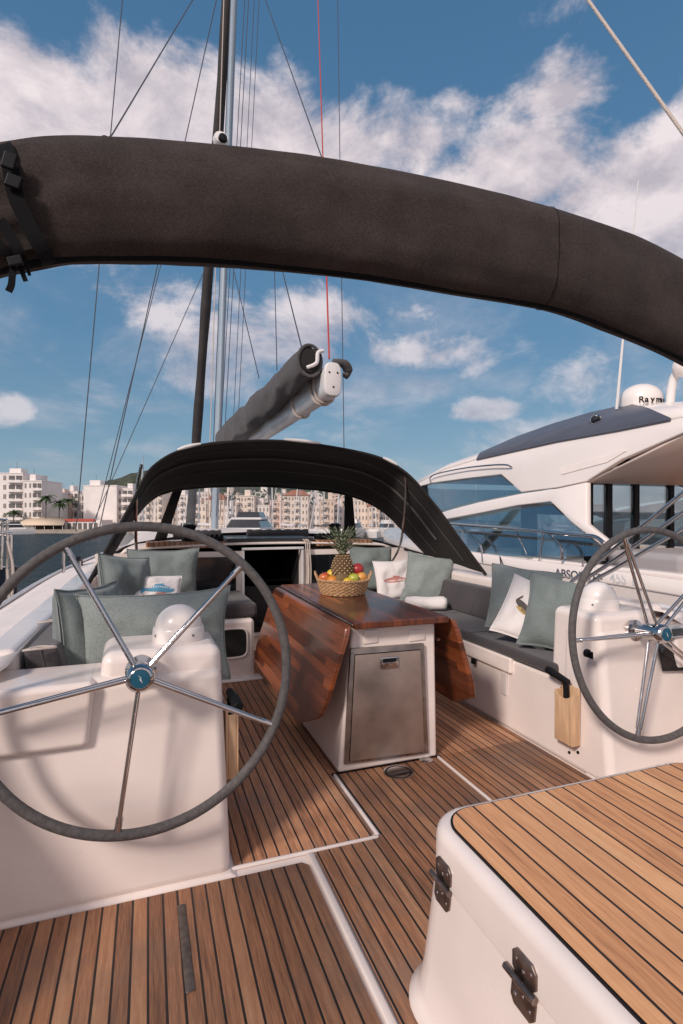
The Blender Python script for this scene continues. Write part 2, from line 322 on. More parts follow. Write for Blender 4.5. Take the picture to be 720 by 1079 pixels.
# helm consoles ------------------------------------------------------
def console(side):
    # side = -1 port, +1 starboard ; inner edge xi, pedestal far edge xo
    f = (lambda x: x) if side<0 else (lambda x: 2.345-x)
    root=None
    mb=MB()
    # main moulding wall to the floor
    mb.hexa([(f(.285),1.955),(f(.285),2.30),(f(-.95),2.30),(f(-.95),1.955)],.0,[(f(.262),2.045),(f(.262),2.30),(f(-.92),2.30),(f(-.92),2.03)],.735)
    root=mb.build('helm_console',M['gel'],Y0,bevel=.04,seg=5)
    root['label']='white console behind the blue-badged wheel' if side<0 else 'white console with a black instrument panel'
    mb=MB()  # pedestal
    mb.hexa([(f(.284),1.957),(f(.284),2.40),(f(-.20),2.40),(f(-.20),1.957)],.003,[(f(.262),2.075),(f(.255),2.385),(f(-.165),2.385),(f(-.155),2.075)],.812)
    mb.build('pedestal',M['gel'],root,bevel=.04,seg=6)
    mb=MB()  # bulged shelf outboard of the pedestal
    mb.hexa([(f(-.19),1.990),(f(-.19),2.26),(f(-1.0),2.26),(f(-1.0),1.975)],.52,[(f(-.17),2.000),(f(-.17),2.26),(f(-1.0),2.26),(f(-1.0),1.965)],.736)
    mb.build('shelf',M['gel'],root,bevel=.022,seg=5)
    mb=MB()  # flared foot
    e_=.305 if side<0 else .284
    mb.hexa([(f(e_),1.944),(f(e_),2.12),(f(-.95),2.12),(f(-.95),1.944)],.0005,[(f(.28),1.957),(f(.28),2.12),(f(-.95),2.12),(f(-.95),1.957)],.016)
    mb.build('foot_flange',M['gel'],root,bevel=.005,seg=2)
    # compass with its hood
    cx=f(.115) if side<0 else 2.27; cy=2.24
    mb=MB(); mb.lathe([(.0,.0),(.10,.0),(.102,.012),(.098,.05),(.094,.056),(.0,.056)],(cx,cy,.808),n=32); 
    cp=mb.build('compass_base',M['dome'],root)
    mb=MB(); prof=[(.090*math.cos(a*PI/2/8),.055+.085*math.sin(a*PI/2/8)) for a in range(9)]
    mb.lathe([(.0,.0525)]+[(.090,.0525)]+prof,(cx,cy,.808),n=32); mb.build('compass_dome',M['dome'],root)
    for k in range(4):
        a=k*PI/2+.5; MB().lathe([(.0,0),(.006,0),(.006,.004),(.0,.005)],(cx+.0985*math.cos(a),cy+.0985*math.sin(a),.838),axis=(math.cos(a),math.sin(a),0),n=8).build('screw',M['steel'],root)
    return root
cl=console(-1); cr=console(1)
# starboard instrument panel, ignition switch and bolts
u=Vector((1,0,0)); w=Vector((0,.10,.62)).normalized(); nrm=u.cross(w)
c=Vector((2.60,2.022,.605)); 
MB().prism([c-u*.155-w*.09,c+u*.2-w*.12,c+u*.2+w*.10,c-u*.165+w*.115],nrm*.012).build('instrument_panel',M['blackgloss'],cr,bevel=.004,seg=2)
c2=c-u*.07+w*.10+nrm*.03
MB().obox(c2,u*.05,w*.028,nrm*.02).build('display',mat('grey_display',(.45,.46,.48),.3),cr,bevel=.006)
MB().obox(c2+nrm*.022,u*.036,w*.018,nrm*.002).build('screen',M['blackgloss'],cr)
p=at(618,688,Y=2.05)
MB().lathe([(.0,.0),(.02,.0),(.02,.012),(.012,.018),(.0,.018)],p,axis=(0,-1,0),n=18).box(p.x-.004,p.x+.004,p.y-.04,p.y-.017,p.z-.02,p.z+.012).build('switch',M['black'],cr)
for px in (600,609):
    p=at(px,793,X=2.06); p.y=max(p.y,2.0)
    MB().lathe([(.0,.0),(.009,.0),(.007,.006),(.0,.007)],p+Vector((.003,0,0)),axis=(-1,0,0),n=10).build('bolt',M['black'],cr)
p=at(592,728,X=2.06)
MB().lathe([(.0,.0),(.022,.0),(.022,.012),(.01,.02),(.0,.02)],p+Vector((.02,0,0)),axis=(-1,0,0),n=14).build('socket',M['black'],cr)

# wooden winch-handle pockets and the handles in them ---------------------
def pocket(side):
    if side>0: x=2.062; y0,y1=2.10,2.245; z0,z1=.13,.475; dx=-.055
    else: x=.275; y0,y1=2.06,2.22; z0,z1=.30,.545; dx=.05
    if side>0:
        a=at(591,780,X=x); y1=a.y-.015; y0=y1-.125; z1=.395; z0=.135
    mb=MB(); s=math.copysign(1,dx); xa=x+s*.001; xb=x+dx
    mb.box(min(xa,xa+s*.01),max(xa,xa+s*.01),y0,y1,z0,z1+.03)
    n=10; top=[]
    for i in range(n+1):
        t=i/n; top.append((xb,y0+(y1-y0)*t,z1-.03*math.sin(PI*t)))
    mb.prism([(xb,y0,z0),(xb,y1,z0)]+top[::-1],(-s*.008,0,0))
    mb.box(min(xa+s*.0102,xb-s*.0082),max(xa+s*.0102,xb-s*.0082),y0,y0+.008,z0,z1)
    mb.box(min(xa+s*.0102,xb-s*.0082),max(xa+s*.0102,xb-s*.0082),y1-.008,y1,z0,z1)
    mb.box(min(xa+s*.0102,xb-s*.0082),max(xa+s*.0102,xb-s*.0082),y0+.0081,y1-.0081,z0,z0+.008)
    mb.build('handle_pocket',M['ply'],cr if side>0 else cl,bevel=.003,seg=2)
    xm=(xa+xb)/2+s*.006; ym=(y0+y1)/2
    h=thing('winch_handle','black winch handle standing in the wooden pocket below the fish pillows' if side>0 else 'black winch handle in the wooden pocket behind the blue-badged steering wheel','winch handle',(xm,ym,z0+.02))
    g=MB(); g.tube([(xm,ym,z0+.012),(xm,ym,z1+.0),(xm,ym+.004,z1+.05)],.015,12); g.build('arm',M['black'],h)
    d=(-.012,.125,.03) if side>0 else (.012,-.13,-.012)
    g=MB(); st=Vector((xm,ym+.004,z1+.055)); g.tube([st-Vector(d)*.15,st+Vector(d)*.35,st+Vector(d)*.7,st+Vector(d)],[.017,.019,.022,.018],12); g.build('grip',M['black'],h,bevel=.004)
pocket(1); pocket(-1)

# benches -------------------------------------------------------------
MB().hexa([(-.45,2.41),(.285,2.41),(.285,4.26),(-.45,4.26)],.001,[(-.45,2.41),(.27,2.41),(.27,4.26),(-.45,4.26)],.47).build('bench',M['gel'],Y0,bevel=.02)
bs=MB().hexa([(2.06,2.02),(2.62,2.02),(2.62,4.26),(2.06,4.26)],.002,[(2.075,2.10),(2.62,2.10),(2.62,4.26),(2.075,4.26)],.435).build('bench',M['gel'],Y0,bevel=.03,seg=4)
# locker lid edge on the starboard bench and its latch
a0=at(482,679,X=2.055); a1=at(555,703,X=2.055)
MB().hexa([(2.05,2.70),(2.30,2.70),(2.30,4.2),(2.05,4.2)],.345,[(2.052,2.70),(2.30,2.70),(2.30,4.2),(2.052,4.2)],.442).build('locker_lid',M['gel'],bs,bevel=.014,seg=3)
MB().box(2.058,2.075,2.745,2.80,.20,.34).build('drain_channel',mat('gelcoat_groove',(.62,.55,.52),.5),bs,bevel=.006)
p=at(500,696,X=2.05); p.z=.34
mb=MB(); mb.box(2.035,2.052,p.y-.018,p.y+.018,.315,.352); mb.tube([(2.036,p.y-.012,.33),(2.026,p.y,.325),(2.036,p.y+.012,.33)],.004,6); mb.build('latch',M['black'],bs,bevel=.003)
# forward seat blocks with an oval cubby
for s,(x0,x1) in ((-1,(-.44,.80)),(1,(1.50,2.62))):
    o=MB().box(x0,x1,4.27,5.17,.002,.485).build('seat_block',M['gel'],Y0,bevel=.035,seg=4)
    xa,xb=(.50,.735) if s<0 else (1.62,1.86)
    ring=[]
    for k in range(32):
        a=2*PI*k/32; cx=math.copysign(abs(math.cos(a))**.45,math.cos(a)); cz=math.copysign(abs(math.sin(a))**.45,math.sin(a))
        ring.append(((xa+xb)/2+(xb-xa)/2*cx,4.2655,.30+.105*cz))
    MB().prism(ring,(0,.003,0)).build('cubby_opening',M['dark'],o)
    ring2=[((x-(xa+xb)/2)*1.06+(xa+xb)/2,4.262,(z-.30)*1.1+.30) for x,y,z in ring]
    MB().tube(ring2,.008,8,closed=True).build('cubby_rim',M['gel'],o)
MB().hexa([(.28,4.20),(.86,4.20),(.86,4.30),(.28,4.30)],.0105,[(.28,4.22),(.84,4.22),(.84,4.30),(.28,4.30)],.035).build('floor_trim',M['gel'],Y0,bevel=.01)

# stern seat box with teak lid ----------------------------------------
X0b,X1b,Y1b,ZT=.735,1.72,1.315,.48
def rbox(x0,x1,y0,y1,r,n=8):
    out=[]
    for cx,cy,a0 in ((x1-r,y1-r,0),(x0+r,y1-r,PI/2),(x0+r,y0+r,PI),(x1-r,y0+r,1.5*PI)):
        for k in range(n+1): a=a0+PI/2*k/n; out.append((cx+r*math.cos(a),cy+r*math.sin(a)))
    return out
mb=MB(); lo=rbox(.672,1.79,-.6,1.352,.125); lm=rbox(.684,1.777,-.6,1.345,.12); l2=rbox(.712,1.745,-.6,1.33,.115); tp=rbox(X0b-.02,X1b+.02,-.6,Y1b+.01,.11)
rings=[]
for poly,z in ((rbox(.645,1.82,-.6,1.378,.14),.002),(rbox(.647,1.818,-.6,1.376,.14),.025),(rbox(.660,1.80,-.6,1.362,.13),.035),(lo,.06),(lm,.12),(l2,.36)): rings.append([Vector((x,y,z)) for x,y in poly])
mb.loft(rings); seatbox=mb.build('stern_seat_box',M['gel'],Y0,ang=50)
mb=MB(); rings=[]
for poly,z in ((rbox(.7115,1.7455,-.6,1.3305,.115),.363),(rbox(X0b-.022,X1b+.022,-.6,Y1b+.013,.112),.45),(rbox(X0b-.018,X1b+.018,-.6,Y1b+.009,.110),.468),(rbox(X0b-.008,X1b+.008,-.6,Y1b,.105),.478),(rbox(X0b+.004,X1b-.004,-.6,Y1b-.012,.098),.481)): rings.append([Vector((x,y,z)) for x,y in poly])
mb.loft(rings); mb.build('box_lid',M['gel'],seatbox,ang=60)
mb=MB(); rings=[[Vector((x,y,z)) for x,y in rbox(X0b+.012,X1b-.012,-.59,Y1b-.02,.09)] for z in (.4805,.486)]
mb.loft(rings); mb.build('caulk_border',M['black'],seatbox)
mb=MB(); rings=[[Vector((x,y,z)) for x,y in rbox(X0b+.018,X1b-.018,-.58,Y1b-.026,.085)] for z in (.4855,.4885)]
mb.loft(rings); mb.build('teak_lid_panel',M['teakbox'],seatbox)
def hinge(y):
    zc=.363; c=Vector((.712,y,zc)); h=thing_part=None
    mb=MB()
    def xf(z): return .712-(.36-z)*.117 if z<.363 else .7115
    def pl(y0,y1,za,zb,k=.0015): # rounded plate hugging the sloping face
        pts=[]; 
        for (yy,zz) in ((y0,za+.012),(y0+.012,za),(y1-.012,za),(y1,za+.012),(y1,zb-.012),(y1-.012,zb),(y0+.012,zb),(y0,zb-.012)): pts.append((xf(zz)+.004,yy,zz))
        mb.prism(pts,(-.009,0,0))
    pl(y-.036,y+.036,zc+.002,zc+.056); pl(y-.036,y+.036,zc-.056,zc-.002)
    o=mb.build('hinge',M['hinge'],seatbox,bevel=.001,seg=1)
    MB().tube([(xf(zc)-.010,y-.040,zc),(xf(zc)-.010,y+.052,zc)],.0075,12).build('pin',M['hinge'],o)
    for k,(dy,dzz) in enumerate(((-.022,.036),(.022,.036),(0,.024),(-.022,-.036),(.022,-.036),(0,-.024))):
        MB().lathe([(.0,0),(.0045,0),(.0035,.0022),(.0,.0022)],(xf(zc+dzz)-.0045,y+dy,zc+dzz),axis=(-1,0,0),n=10).build('screw',M['steel'],o)
for px,py in ((466,928),(551,1035)):
    hinge(at(px,py,X=.705).y)

# aft cabin bulkhead, companionway, coachroof --------------------------
mb=MB(); mb.box(-.44,.865,5.18,5.26,.002,.965); mb.box(1.435,2.62,5.18,5.26,.002,.965); mb.box(.866,1.434,5.18,5.26,.002,.17)
bh=mb.build('cabin_bulkhead',M['gel'],Y0)
for x0,x1 in ((.18,.79),(1.52,2.3)):
    MB().box(x0,x1,5.166,5.178,.40,.915).build('smoked_window',M['blackgloss'],bh,bevel=.004)
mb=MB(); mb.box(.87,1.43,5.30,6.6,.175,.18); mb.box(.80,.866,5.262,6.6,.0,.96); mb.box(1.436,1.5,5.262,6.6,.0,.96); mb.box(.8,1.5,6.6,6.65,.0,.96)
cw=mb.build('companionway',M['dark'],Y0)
mb=MB(); mb.box(.845,.868,5.15,5.178,.17,.972); mb.box(1.432,1.455,5.15,5.178,.17,.972); mb.box(.845,1.455,5.14,5.185,.975,.998); mb.box(.845,1.455,5.15,5.178,.14,.168); mb.build('companionway_frame',M['alu'],cw,bevel=.004)
MB().box(.872,1.428,5.19,5.20,.175,.62).build('washboard',M['blackgloss'],cw)
for k in range(3): MB().box(.90,1.40,5.5+.22*k,5.64+.22*k,.62-.2*k,.645-.2*k).build('cabin_step',mat('cabin_wood_in_shade',(.010,.008,.007),.9,spec=.05),cw)  # steps coloured near black; the cabin's shade is put into their tone
def crf(u,v):
    y=5.2+7.2*v; wv=1.46-.55*v**1.5; t=2*u-1
    h=(.985+.06*math.sin(PI*min(v*1.2,1)))-.42*max(0,v-.78)/.22*.55
    e=max(0,abs(t)-.86)/.14
    return (XC+wv*t*(1 if e==0 else 1),y,h+.05*(1-t*t)-e**2*.26)
mb=MB(); mb.grid(crf,40,30); cro=mb.build('coachroof',M['gel2'],Y0,norm=False,solid=.02)
MB().box(.72,1.58,5.24,6.35,1.052,1.085).build('sliding_hatch',mat('smoked_hatch',(.03,.03,.033),.25,coat=.4),cro,bevel=.008)
for x0,x1 in ((-.02,.70),(1.60,2.22)):
    MB().box(x0,x1,5.205,5.55,1.0,1.058).build('teak_panel',M['teak'],cro,bevel=.004)
def winch(x,y,z,s=1):
    o=MB().lathe([(.0,0),(.075*s,0),(.075*s,.02),(.06*s,.03),(.052*s,.07),(.055*s,.11),(.066*s,.14),(.066*s,.155),(.04*s,.165),(.0,.165)],(x,y,z),n=28).build('winch',M['black'],Y0)
    MB().lathe([(.0,0),(.045*s,0),(.045*s,.006),(.02*s,.008),(.02*s,.004),(.0,.004)],(x,y,z+.1655),n=24).build('winch_cap',M['steel'],o)
p=at(353,588,Y=5.45); winch(p.x,p.y,1.056); winch(.38,5.45,1.056)
for i in range(4):
    x=.52+i*.045; mb=MB(); mb.box(x,x+.036,5.30,5.48,1.059,1.10); mb.hexa([(x+.004,5.32),(x+.032,5.32),(x+.032,5.42),(x+.004,5.42)],1.1005,[(x+.008,5.30),(x+.028,5.30),(x+.028,5.34),(x+.008,5.34)],1.125); mb.build('rope_clutch',M['black'],Y0,bevel=.003)
for i in range(3):
    x=1.66+i*.045; mb=MB(); mb.box(x,x+.036,5.30,5.48,1.059,1.10); mb.hexa([(x+.004,5.32),(x+.032,5.32),(x+.032,5.42),(x+.004,5.42)],1.1005,[(x+.008,5.30),(x+.028,5.30),(x+.028,5.34),(x+.008,5.34)],1.125); mb.build('rope_clutch',M['black'],Y0,bevel=.003)
# rope tails hanging by the companionway
for i in range(3):
    x=1.475+.02*i; MB().tube(spline([(x,5.30,1.07),(x,5.17,1.05),(x,5.135,.95),(x+.01,5.13,.75),(x,5.13,.60-.05*i)],20),.006,6).build('rope_tail',M['ropew'],Y0)

# mast, boom, sail cover, furled sail, rigging -------------------------
mp=[at(226,545,Y=8.6),at(236,280,Y=8.6),at(246,0,Y=8.6)]
base=Vector((mp[0].x,8.6,1.05)); dirm=(mp[2]-mp[0]).normalized(); top=base+dirm*17.5
mb=MB(); rings=[]
for k in range(10):
    t=k/9; c=base+dirm*17.5*t; rings.append([c+Vector((.055*math.cos(a),.095*math.sin(a),0))*(1-.35*max(0,t-.6)) for a in [2*PI*i/16 for i in range(16)]])
mast=mb.loft(rings).build('mast',M['mast'],Y0)
p=at(232,152,Y=8.45)
MB().lathe([(.0,0),(.10,.0),(.12,.06),(.10,.14),(.0,.15)],p,axis=(0,-1,.2),n=16).build('deck_light',M['white'],mast)
MB().lathe([(.0,0),(.07,.0),(.06,.05),(.0,.06)],p+Vector((.02,-.16,-.02)),axis=(0,-1,.2),n=16).build('lamp_lens',M['black'],mast)
def spreader(z):
    c=base+dirm*z
    for s in (-1,1): 
        MB().tube([c,c+Vector((s*1.05,-.25,.1))],.03,8).build('spreader',M['mast'],mast)
spreader(5.6); spreader(11)
# boom
be=at(350,401,Y=3.55); bx,bz=be.x,be.z
def oval(cx,y,cz,w,h,n=20,p=.75):
    return [Vector((cx+w*math.copysign(abs(math.cos(a))**p,math.cos(a)),y,cz+h*math.copysign(abs(math.sin(a))**p,math.sin(a)))) for a in [2*PI*i/n for i in range(n)]]
mb=MB(); boom=mb.loft([oval(bx,3.56,bz,.068,.118),oval(bx,8.45,bz+.02,.068,.118)]).build('boom',M['alu'],Y0)
mb=MB(); mb.loft([oval(bx,3.52,bz+.004,.060,.116,24,.6),oval(bx,3.559,bz+.004,.067,.121,24,.6)]); mb.build('end_cap',M['cap'],boom,bevel=.006,seg=2)
for dx,dzv in ((-.03,.05),(.03,.05),(0,-.05)): MB().lathe([(.0,0),(.007,0),(.006,.004),(.0,.004)],(bx+dx,3.5195,bz+dzv),axis=(0,-1,0),n=8).build('rivet',M['black'],boom)
for y,tilt in ((3.72,.02),(3.82,.05),(4.35,.03)):
    pts=[Vector((v.x,v.y+tilt*(v.z-bz)/.12,v.z)) for v in oval(bx,y,bz,.076,.127,28)]
    MB().tube(pts,.010,6,closed=True).build('strap',M['ropew'],boom)
# sail cover (stack pack)
cx,cz=bx-.15,bz+.135
rings=[]
for i in range(40):
    t=i/39; y=3.60+4.75*t; w=.085+.06*t; h=.105+.10*t
    r=[]
    for k in range(28):
        a=2*PI*k/28; n1=noise.noise(Vector((math.cos(a)*1.4,y*2.4,math.sin(a)*1.4)))*.022+noise.noise(Vector((math.cos(a)*3,y*7,math.sin(a)*3)))*.008
        rr=1+n1/.09
        pch=1-.35*max(0,math.sin(a))**3   # narrows to a zip line at the top
        r.append(Vector((cx+.04*t+w*rr*math.cos(a)*pch,y,cz+.06*t+h*rr*math.sin(a)*1.1)))
    rings.append(r)
mb=MB(); mb.loft(rings,0,True); sc=mb.build('sail_cover',M['bag'],boom)
MB().loft([[Vector((cx+.065*math.cos(a),3.595,cz+.085*math.sin(a))) for a in [2*PI*i/18 for i in range(18)]],[Vector((cx+.06*math.cos(a),3.585,cz+.08*math.sin(a))) for a in [2*PI*i/18 for i in range(18)]]]).build('cover_mouth',M['dark'],boom)
MB().tube([Vector((cx+.085*math.cos(a),3.592,cz+.11*math.sin(a))) for a in [2*PI*i/24 for i in range(24)]],.012,6,closed=True).build('cover_hem',M['bag'],boom)
MB().tube(spline([(cx-.02,3.59,cz-.05),(cx+.04,3.56,cz-.02),(cx+.05,3.56,cz+.05),(cx+.09,3.56,cz+.07)],16),.014,8).build('sail_edge',M['cap'],boom)
MB().tube(spline([(bx+.02,3.57,bz+.13),(bx+.10,3.58,bz+.135),(bx+.14,3.6,bz+.09),(bx+.115,3.6,bz+.05)],14),[.03]*5+[.034]*5+[.024]*5,10).build('cover_flap',M['bag'],boom)
# furled headsail on the forestay
fs=[at(199,575,Y=15.6),at(203,470,Y=14.6),at(240,0,Y=11.2)]
d0=(fs[2]-fs[0])
pts=[fs[0]+d0*t for t in [i/30*1.9 for i in range(31)]]
mb=MB(); mb.tube(pts,[.115+.012*math.sin(i*1.7) for i in range(31)],10); mb.build('furled_sail',mat('dark_sunstrip',(.035,.03,.03),.8,var=.3,vscale=3,bump=.4,bscale=8),Y0)
def wire(name,p0,y0,p1,y1,r,m='wire',ext=1.3):
    a=at(*p0,Y=y0); b=at(*p1,Y=y1); b=a+(b-a)*ext
    return MB().tube([a,a+(b-a)*.5,b],r,6).build(name,M[m],Y0)
wire('shroud',(80,560),8.3,(129,0),8.5,.0075); wire('shroud',(104,560),8.5,(228,0),8.6,.0075); wire('shroud',(98,560),8.9,(170,277),8.9,.006)
wire('shroud',(94,560),9.4,(222,270),9.1,.006)
for (x0,x1,r) in ((222,243,.006),(228,258,.006),(232,262,.006),(241,268,.005),(246,273,.005),(219,236,.008)): wire('halyard',(x0,545),8.35,(x1,0),8.4,r,m='wire' if r<.008 else 'ropew')
wire('lazy_line',(273,398),6.2,(244,275),8.2,.006); wire('lazy_line',(292,390),5.6,(289,270),7.8,.006); wire('lazy_line',(321,378),4.3,(280,215),7.6,.006)
wire('topping_lift',(347,378),3.62,(343,250),4.3,.007,'roper',9.0); wire('spare_halyard',(364,566),6.5,(356,0),7.6,.006)
a=at(620,0,Y=1.2); b=at(720,140,Y=.95); MB().tube([b+(b-a)*1.6,b,a,a+(a-b)*5],.0042,8).build('backstay',M['ropew'],Y0)
# short posts on the port rail
for px,yb,yt in ((67,606,583),(84,603,590)):
    q=at(px,yb,Z=.71); MB().tube([q,q+Vector((0,0,.24 if px<70 else .12))],.014,8).build('stanchion',M['steel'],Y0)
p=at(83,600,X=-.72)
mb=MB(); mb.box(p.x-.03,p.x+.03,p.y-.12,p.y+.12,.71,.74); mb.lathe([(.0,0),(.06,0),(.06,.05),(.0,.05)],(p.x-.02,p.y-.05,.80),axis=(1,0,0),n=16); mb.lathe([(.0,0),(.05,0),(.05,.05),(.0,.05)],(p.x-.02,p.y+.07,.77),axis=(1,0,0),n=16); mb.build('sheet_block',M['black'],Y0)
for px,py in ((40,686),(52,657)):
    p=at(px,py,Z=.80); MB().tube(spline([p+Vector((-.05,0,.005)),p+Vector((0,.02,.012)),p+Vector((.06,0,.01)),p+Vector((0,-.02,.012)),p+Vector((-.05,0,.005))],20),.004,6).build('rope_loop',M['ropew'],Y0)
# ================================================================ STEERING WHEELS
def wheel(name,label,c,R,angles,tilt):
    c=Vector(c); o=thing(name,label,'steering wheel',c,'steering wheels at the two helms')
    ax=Vector((1,0,0)); up=Vector((0,math.sin(tilt),math.cos(tilt))); aft=Vector((0,-math.cos(tilt),math.sin(tilt)))
    pts=[c+R*(math.cos(a)*ax+math.sin(a)*up) for a in [2*PI*i/120 for i in range(120)]]
    mb=MB(); rr=[.0168]*120
    mb.tube(pts,rr,14,closed=True); mb.build('rim',M['rim'],o)
    for a in angles:
        a=math.radians(a); dr=math.cos(a)*ax+math.sin(a)*up; mb=MB()
        e=c+dr*(R-.012)
        for s in (1,-1):
            mb.tube([c+dr*.030+aft*.022*s*1.2, c+dr*(R*.5)+aft*.017*s, e-dr*.03+aft*.009*s],.0078,10)
        mb.tube([e-dr*.045,e],.0115,10)
        mb.build('spoke',M['steel'],o)
    mb=MB(); mb.lathe([(.0,-.125),(.052,-.125),(.052,-.105),(.030,-.10),(.030,-.05),(.042,-.045),(.044,.030),(.047,.032),(.047,.044),(.038,.062),(.031,.066),(.031,.062),(.0,.062)],c,axis=aft,n=36); hub=mb.build('hub',M['steel'],o)
    MB().lathe([(.0,.062),(.0305,.062),(.029,.0655),(.0,.067)],c,axis=aft,n=28).build('badge',M['badge'],hub)
    mb=MB(); k=c+aft*.0675
    mb.prism([k+ax*-.008+up*.014,k+ax*.002+up*.003,k+ax*-.002+up*-.001,k+ax*.008+up*-.014,k+ax*-.001+up*.001,k+ax*.0045+up*.003],aft*.0006); 
    mb.build('badge_emblem',M['white'],hub)
    for q in (2.2,.9):
        p=c+.041*(math.cos(q)*ax+math.sin(q)*up)+aft*.02
        MB().lathe([(.0,0),(.006,0),(.006,.006),(.0,.008)],p,axis=(p-c-aft*.02),n=8).build('screw',M['black'],hub)
    return o
cL=at(148,712,Y=1.915); cR=at(690,667,Y=1.93)
wheel('steering_wheel','large grey-rimmed steering wheel with blue hub badge before the sage-pillow bench',cL,.50,(118,46,-26,-98,-170),.10)
wheel('steering_wheel','grey-rimmed steering wheel in front of the console with the black instrument panel',cR,.50,(108,180,252,324,36),.08)

# ================================================================ COCKPIT TABLE
T=thing('cockpit_table','varnished mahogany drop-leaf table on a white base with a steel fridge door','table',(1.225,3.2,0))
def sx(z): return .895+.075*z/.72
mb=MB(); mb.hexa([(.895,2.535),(1.458,2.535),(1.535,3.98),(.895,3.98)],.011,[(.975,2.545),(1.452,2.545),(1.475,3.98),(.975,3.98)],.735); base=mb.build('base',M['gel'],T,bevel=.016,seg=3)
y=2.521
def fpt(px,py,yy=y): return at(px,py,Y=yy)
q=[fpt(363,806),fpt(452,794),fpt(447,678),fpt(370,684)]
mb=MB(); mb.prism(q,(0,.022,0)); mb.build('fridge_frame',M['fridgef'],T,bevel=.003,seg=2)
def lerp4(q,u,v): return (q[0]*(1-u)+q[1]*u)*(1-v)+(q[3]*(1-u)+q[2]*u)*v
d=[lerp4(q,.055,.03),lerp4(q,.935,.03),lerp4(q,.935,.945),lerp4(q,.055,.945)]
d=[v+Vector((0,-.012,0)) for v in d]
g=[v+Vector((0,.0105,0))+ (v-(d[0]+d[2])/2)*.012 for v in d]
MB().prism(g,(0,.002,0)).build('door_gasket',M['black'],T)
door=MB().prism(d,(0,.010,0)).build('fridge_door',M['fridge'],T,bevel=.003,seg=2)
hq=[lerp4(d,.36,.855),lerp4(d,.64,.855),lerp4(d,.64,.965),lerp4(d,.36,.965)]
hq=[v+Vector((0,-.008,0)) for v in hq]
la=MB().prism(hq,(0,.0075,0)).build('latch_plate',M['steel'],door,bevel=.003,seg=2)
hq2=[lerp4(hq,.14,.2)+Vector((0,-.004,0)),lerp4(hq,.86,.2)+Vector((0,-.004,0)),lerp4(hq,.86,.55)+Vector((0,-.010,0)),lerp4(hq,.14,.55)+Vector((0,-.010,0))]
MB().prism(hq2,(0,.0038,0)).build('latch_lever',M['steel'],door,bevel=.002,seg=2)
hq3=[lerp4(hq,.14,.58),lerp4(hq,.86,.58),lerp4(hq,.86,.88),lerp4(hq,.14,.88)]
MB().prism([v+Vector((0,-.002,0)) for v in hq3],(0,.0015,0)).build('latch_recess',M['black'],door)
for u in (.018,.965):
    for v in (.04,.5,.96): MB().lathe([(.0,0),(.004,0),(.003,.002),(.0,.002)],lerp4(q,u,v)+Vector((0,-.0005,0)),axis=(0,-1,0),n=8).build('screw',M['steel'],T)
for (xa,xb) in ((383,398),(431,448)):
    q4=[at(xa,679-(xa-383)*.06,Y=2.543),at(xb,678-(xb-383)*.06,Y=2.543),at(xb,663,Y=2.545),at(xa,664,Y=2.545)]
    MB().prism([v+Vector((0,-.005,0)) for v in q4],(0,.006,0)).build('blank_plate',M['gel'],T,bevel=.003,seg=2)
XT0,XT1,YT0,YT1,ZTB,ZTT=.965,1.495,2.475,4.06,.737,.772
MB().box(XT0,XT1,YT0,YT1,ZTB,ZTT).build('tabletop',M['table'],T,bevel=.007,seg=3)
MB().tube([(XT0-.006,YT0+.02,ZTT-.012),(XT0-.006,YT1-.02,ZTT-.012)],.006,8).build('hinge',M['steel'],T)
MB().tube([(XT1+.006,YT0+.02,ZTT-.012),(XT1+.006,YT1-.02,ZTT-.012)],.006,8).build('hinge',M['steel'],T)
for s in (-1,1):
    xa=XT0-.016 if s<0 else XT1+.016; sp=.30  # splay
    def lp(y,l,s=s,xa=xa): return Vector((xa+s*sp*l,y,ZTT-.014-.955*l))
    out=[lp(YT0+.01,0),lp(YT1,0),lp(YT1+.03,.09),lp(YT1+.04,.45),lp(YT1-.05,.56),lp(YT0+.28,.575),lp(YT0+.03,.46),lp(YT0,.36),lp(YT0-.005,.05)]
    nrm=Vector((s*.955,0,-.30))*.036
    MB().prism(out,nrm).build('drop_leaf',M['tablev'],T,bevel=.008,seg=3)
p=Vector((1.50,2.62,.62)); MB().lathe([(.0,0),(.012,0),(.012,.02),(.0,.025)],p,axis=(1,0,0),n=12).build('leaf_catch',M['steel'],T)

# ================================================================ SPRAYHOOD
S=thing('sprayhood','black canvas sprayhood with clear windows arched over the companionway','sprayhood',(1.13,5.0,.95))
H0=[(-.38,3.88,.85),(-.25,4.12,1.12),(-.11,4.36,1.42),(.05,4.58,1.72),(.40,4.65,1.90),(1.13,4.65,1.975),(1.9,4.65,1.895),(2.27,4.58,1.74),(2.45,4.32,1.42),(2.56,4.08,1.12),(2.67,3.84,.82)]
H1=[(-.30,4.75,.93),(-.20,5.0,1.12),(-.07,5.25,1.34),(.12,5.45,1.52),(.5,5.58,1.60),(1.13,5.65,1.63),(1.8,5.58,1.59),(2.16,5.45,1.50),(2.38,5.25,1.34),(2.5,5.0,1.12),(2.60,4.75,.92)]
H2=[(-.40,4.70,.90),(-.36,5.0,.92),(-.28,5.35,.95),(-.1,5.75,.99),(.4,6.15,1.03),(1.13,6.3,1.06),(1.86,6.15,1.04),(2.36,5.75,1.0),(2.54,5.35,.95),(2.62,5.0,.92),(2.66,4.70,.90)]
NA=72; c0=spline(H0,NA); c1=spline(H1,NA); c2=spline(H2,NA)
def canop(u,v):
    i=u*NA; k=min(int(i),NA-1); t=i-k; a=c0[k].lerp(c0[k+1],t); b=c1[k].lerp(c1[k+1],t)
    p=a.lerp(b,v); bul=math.sin(PI*v)*.05*math.sin(PI*u)**.5; n=noise.noise(p*3.0)*.006
    return p+Vector((0,0,bul+n))
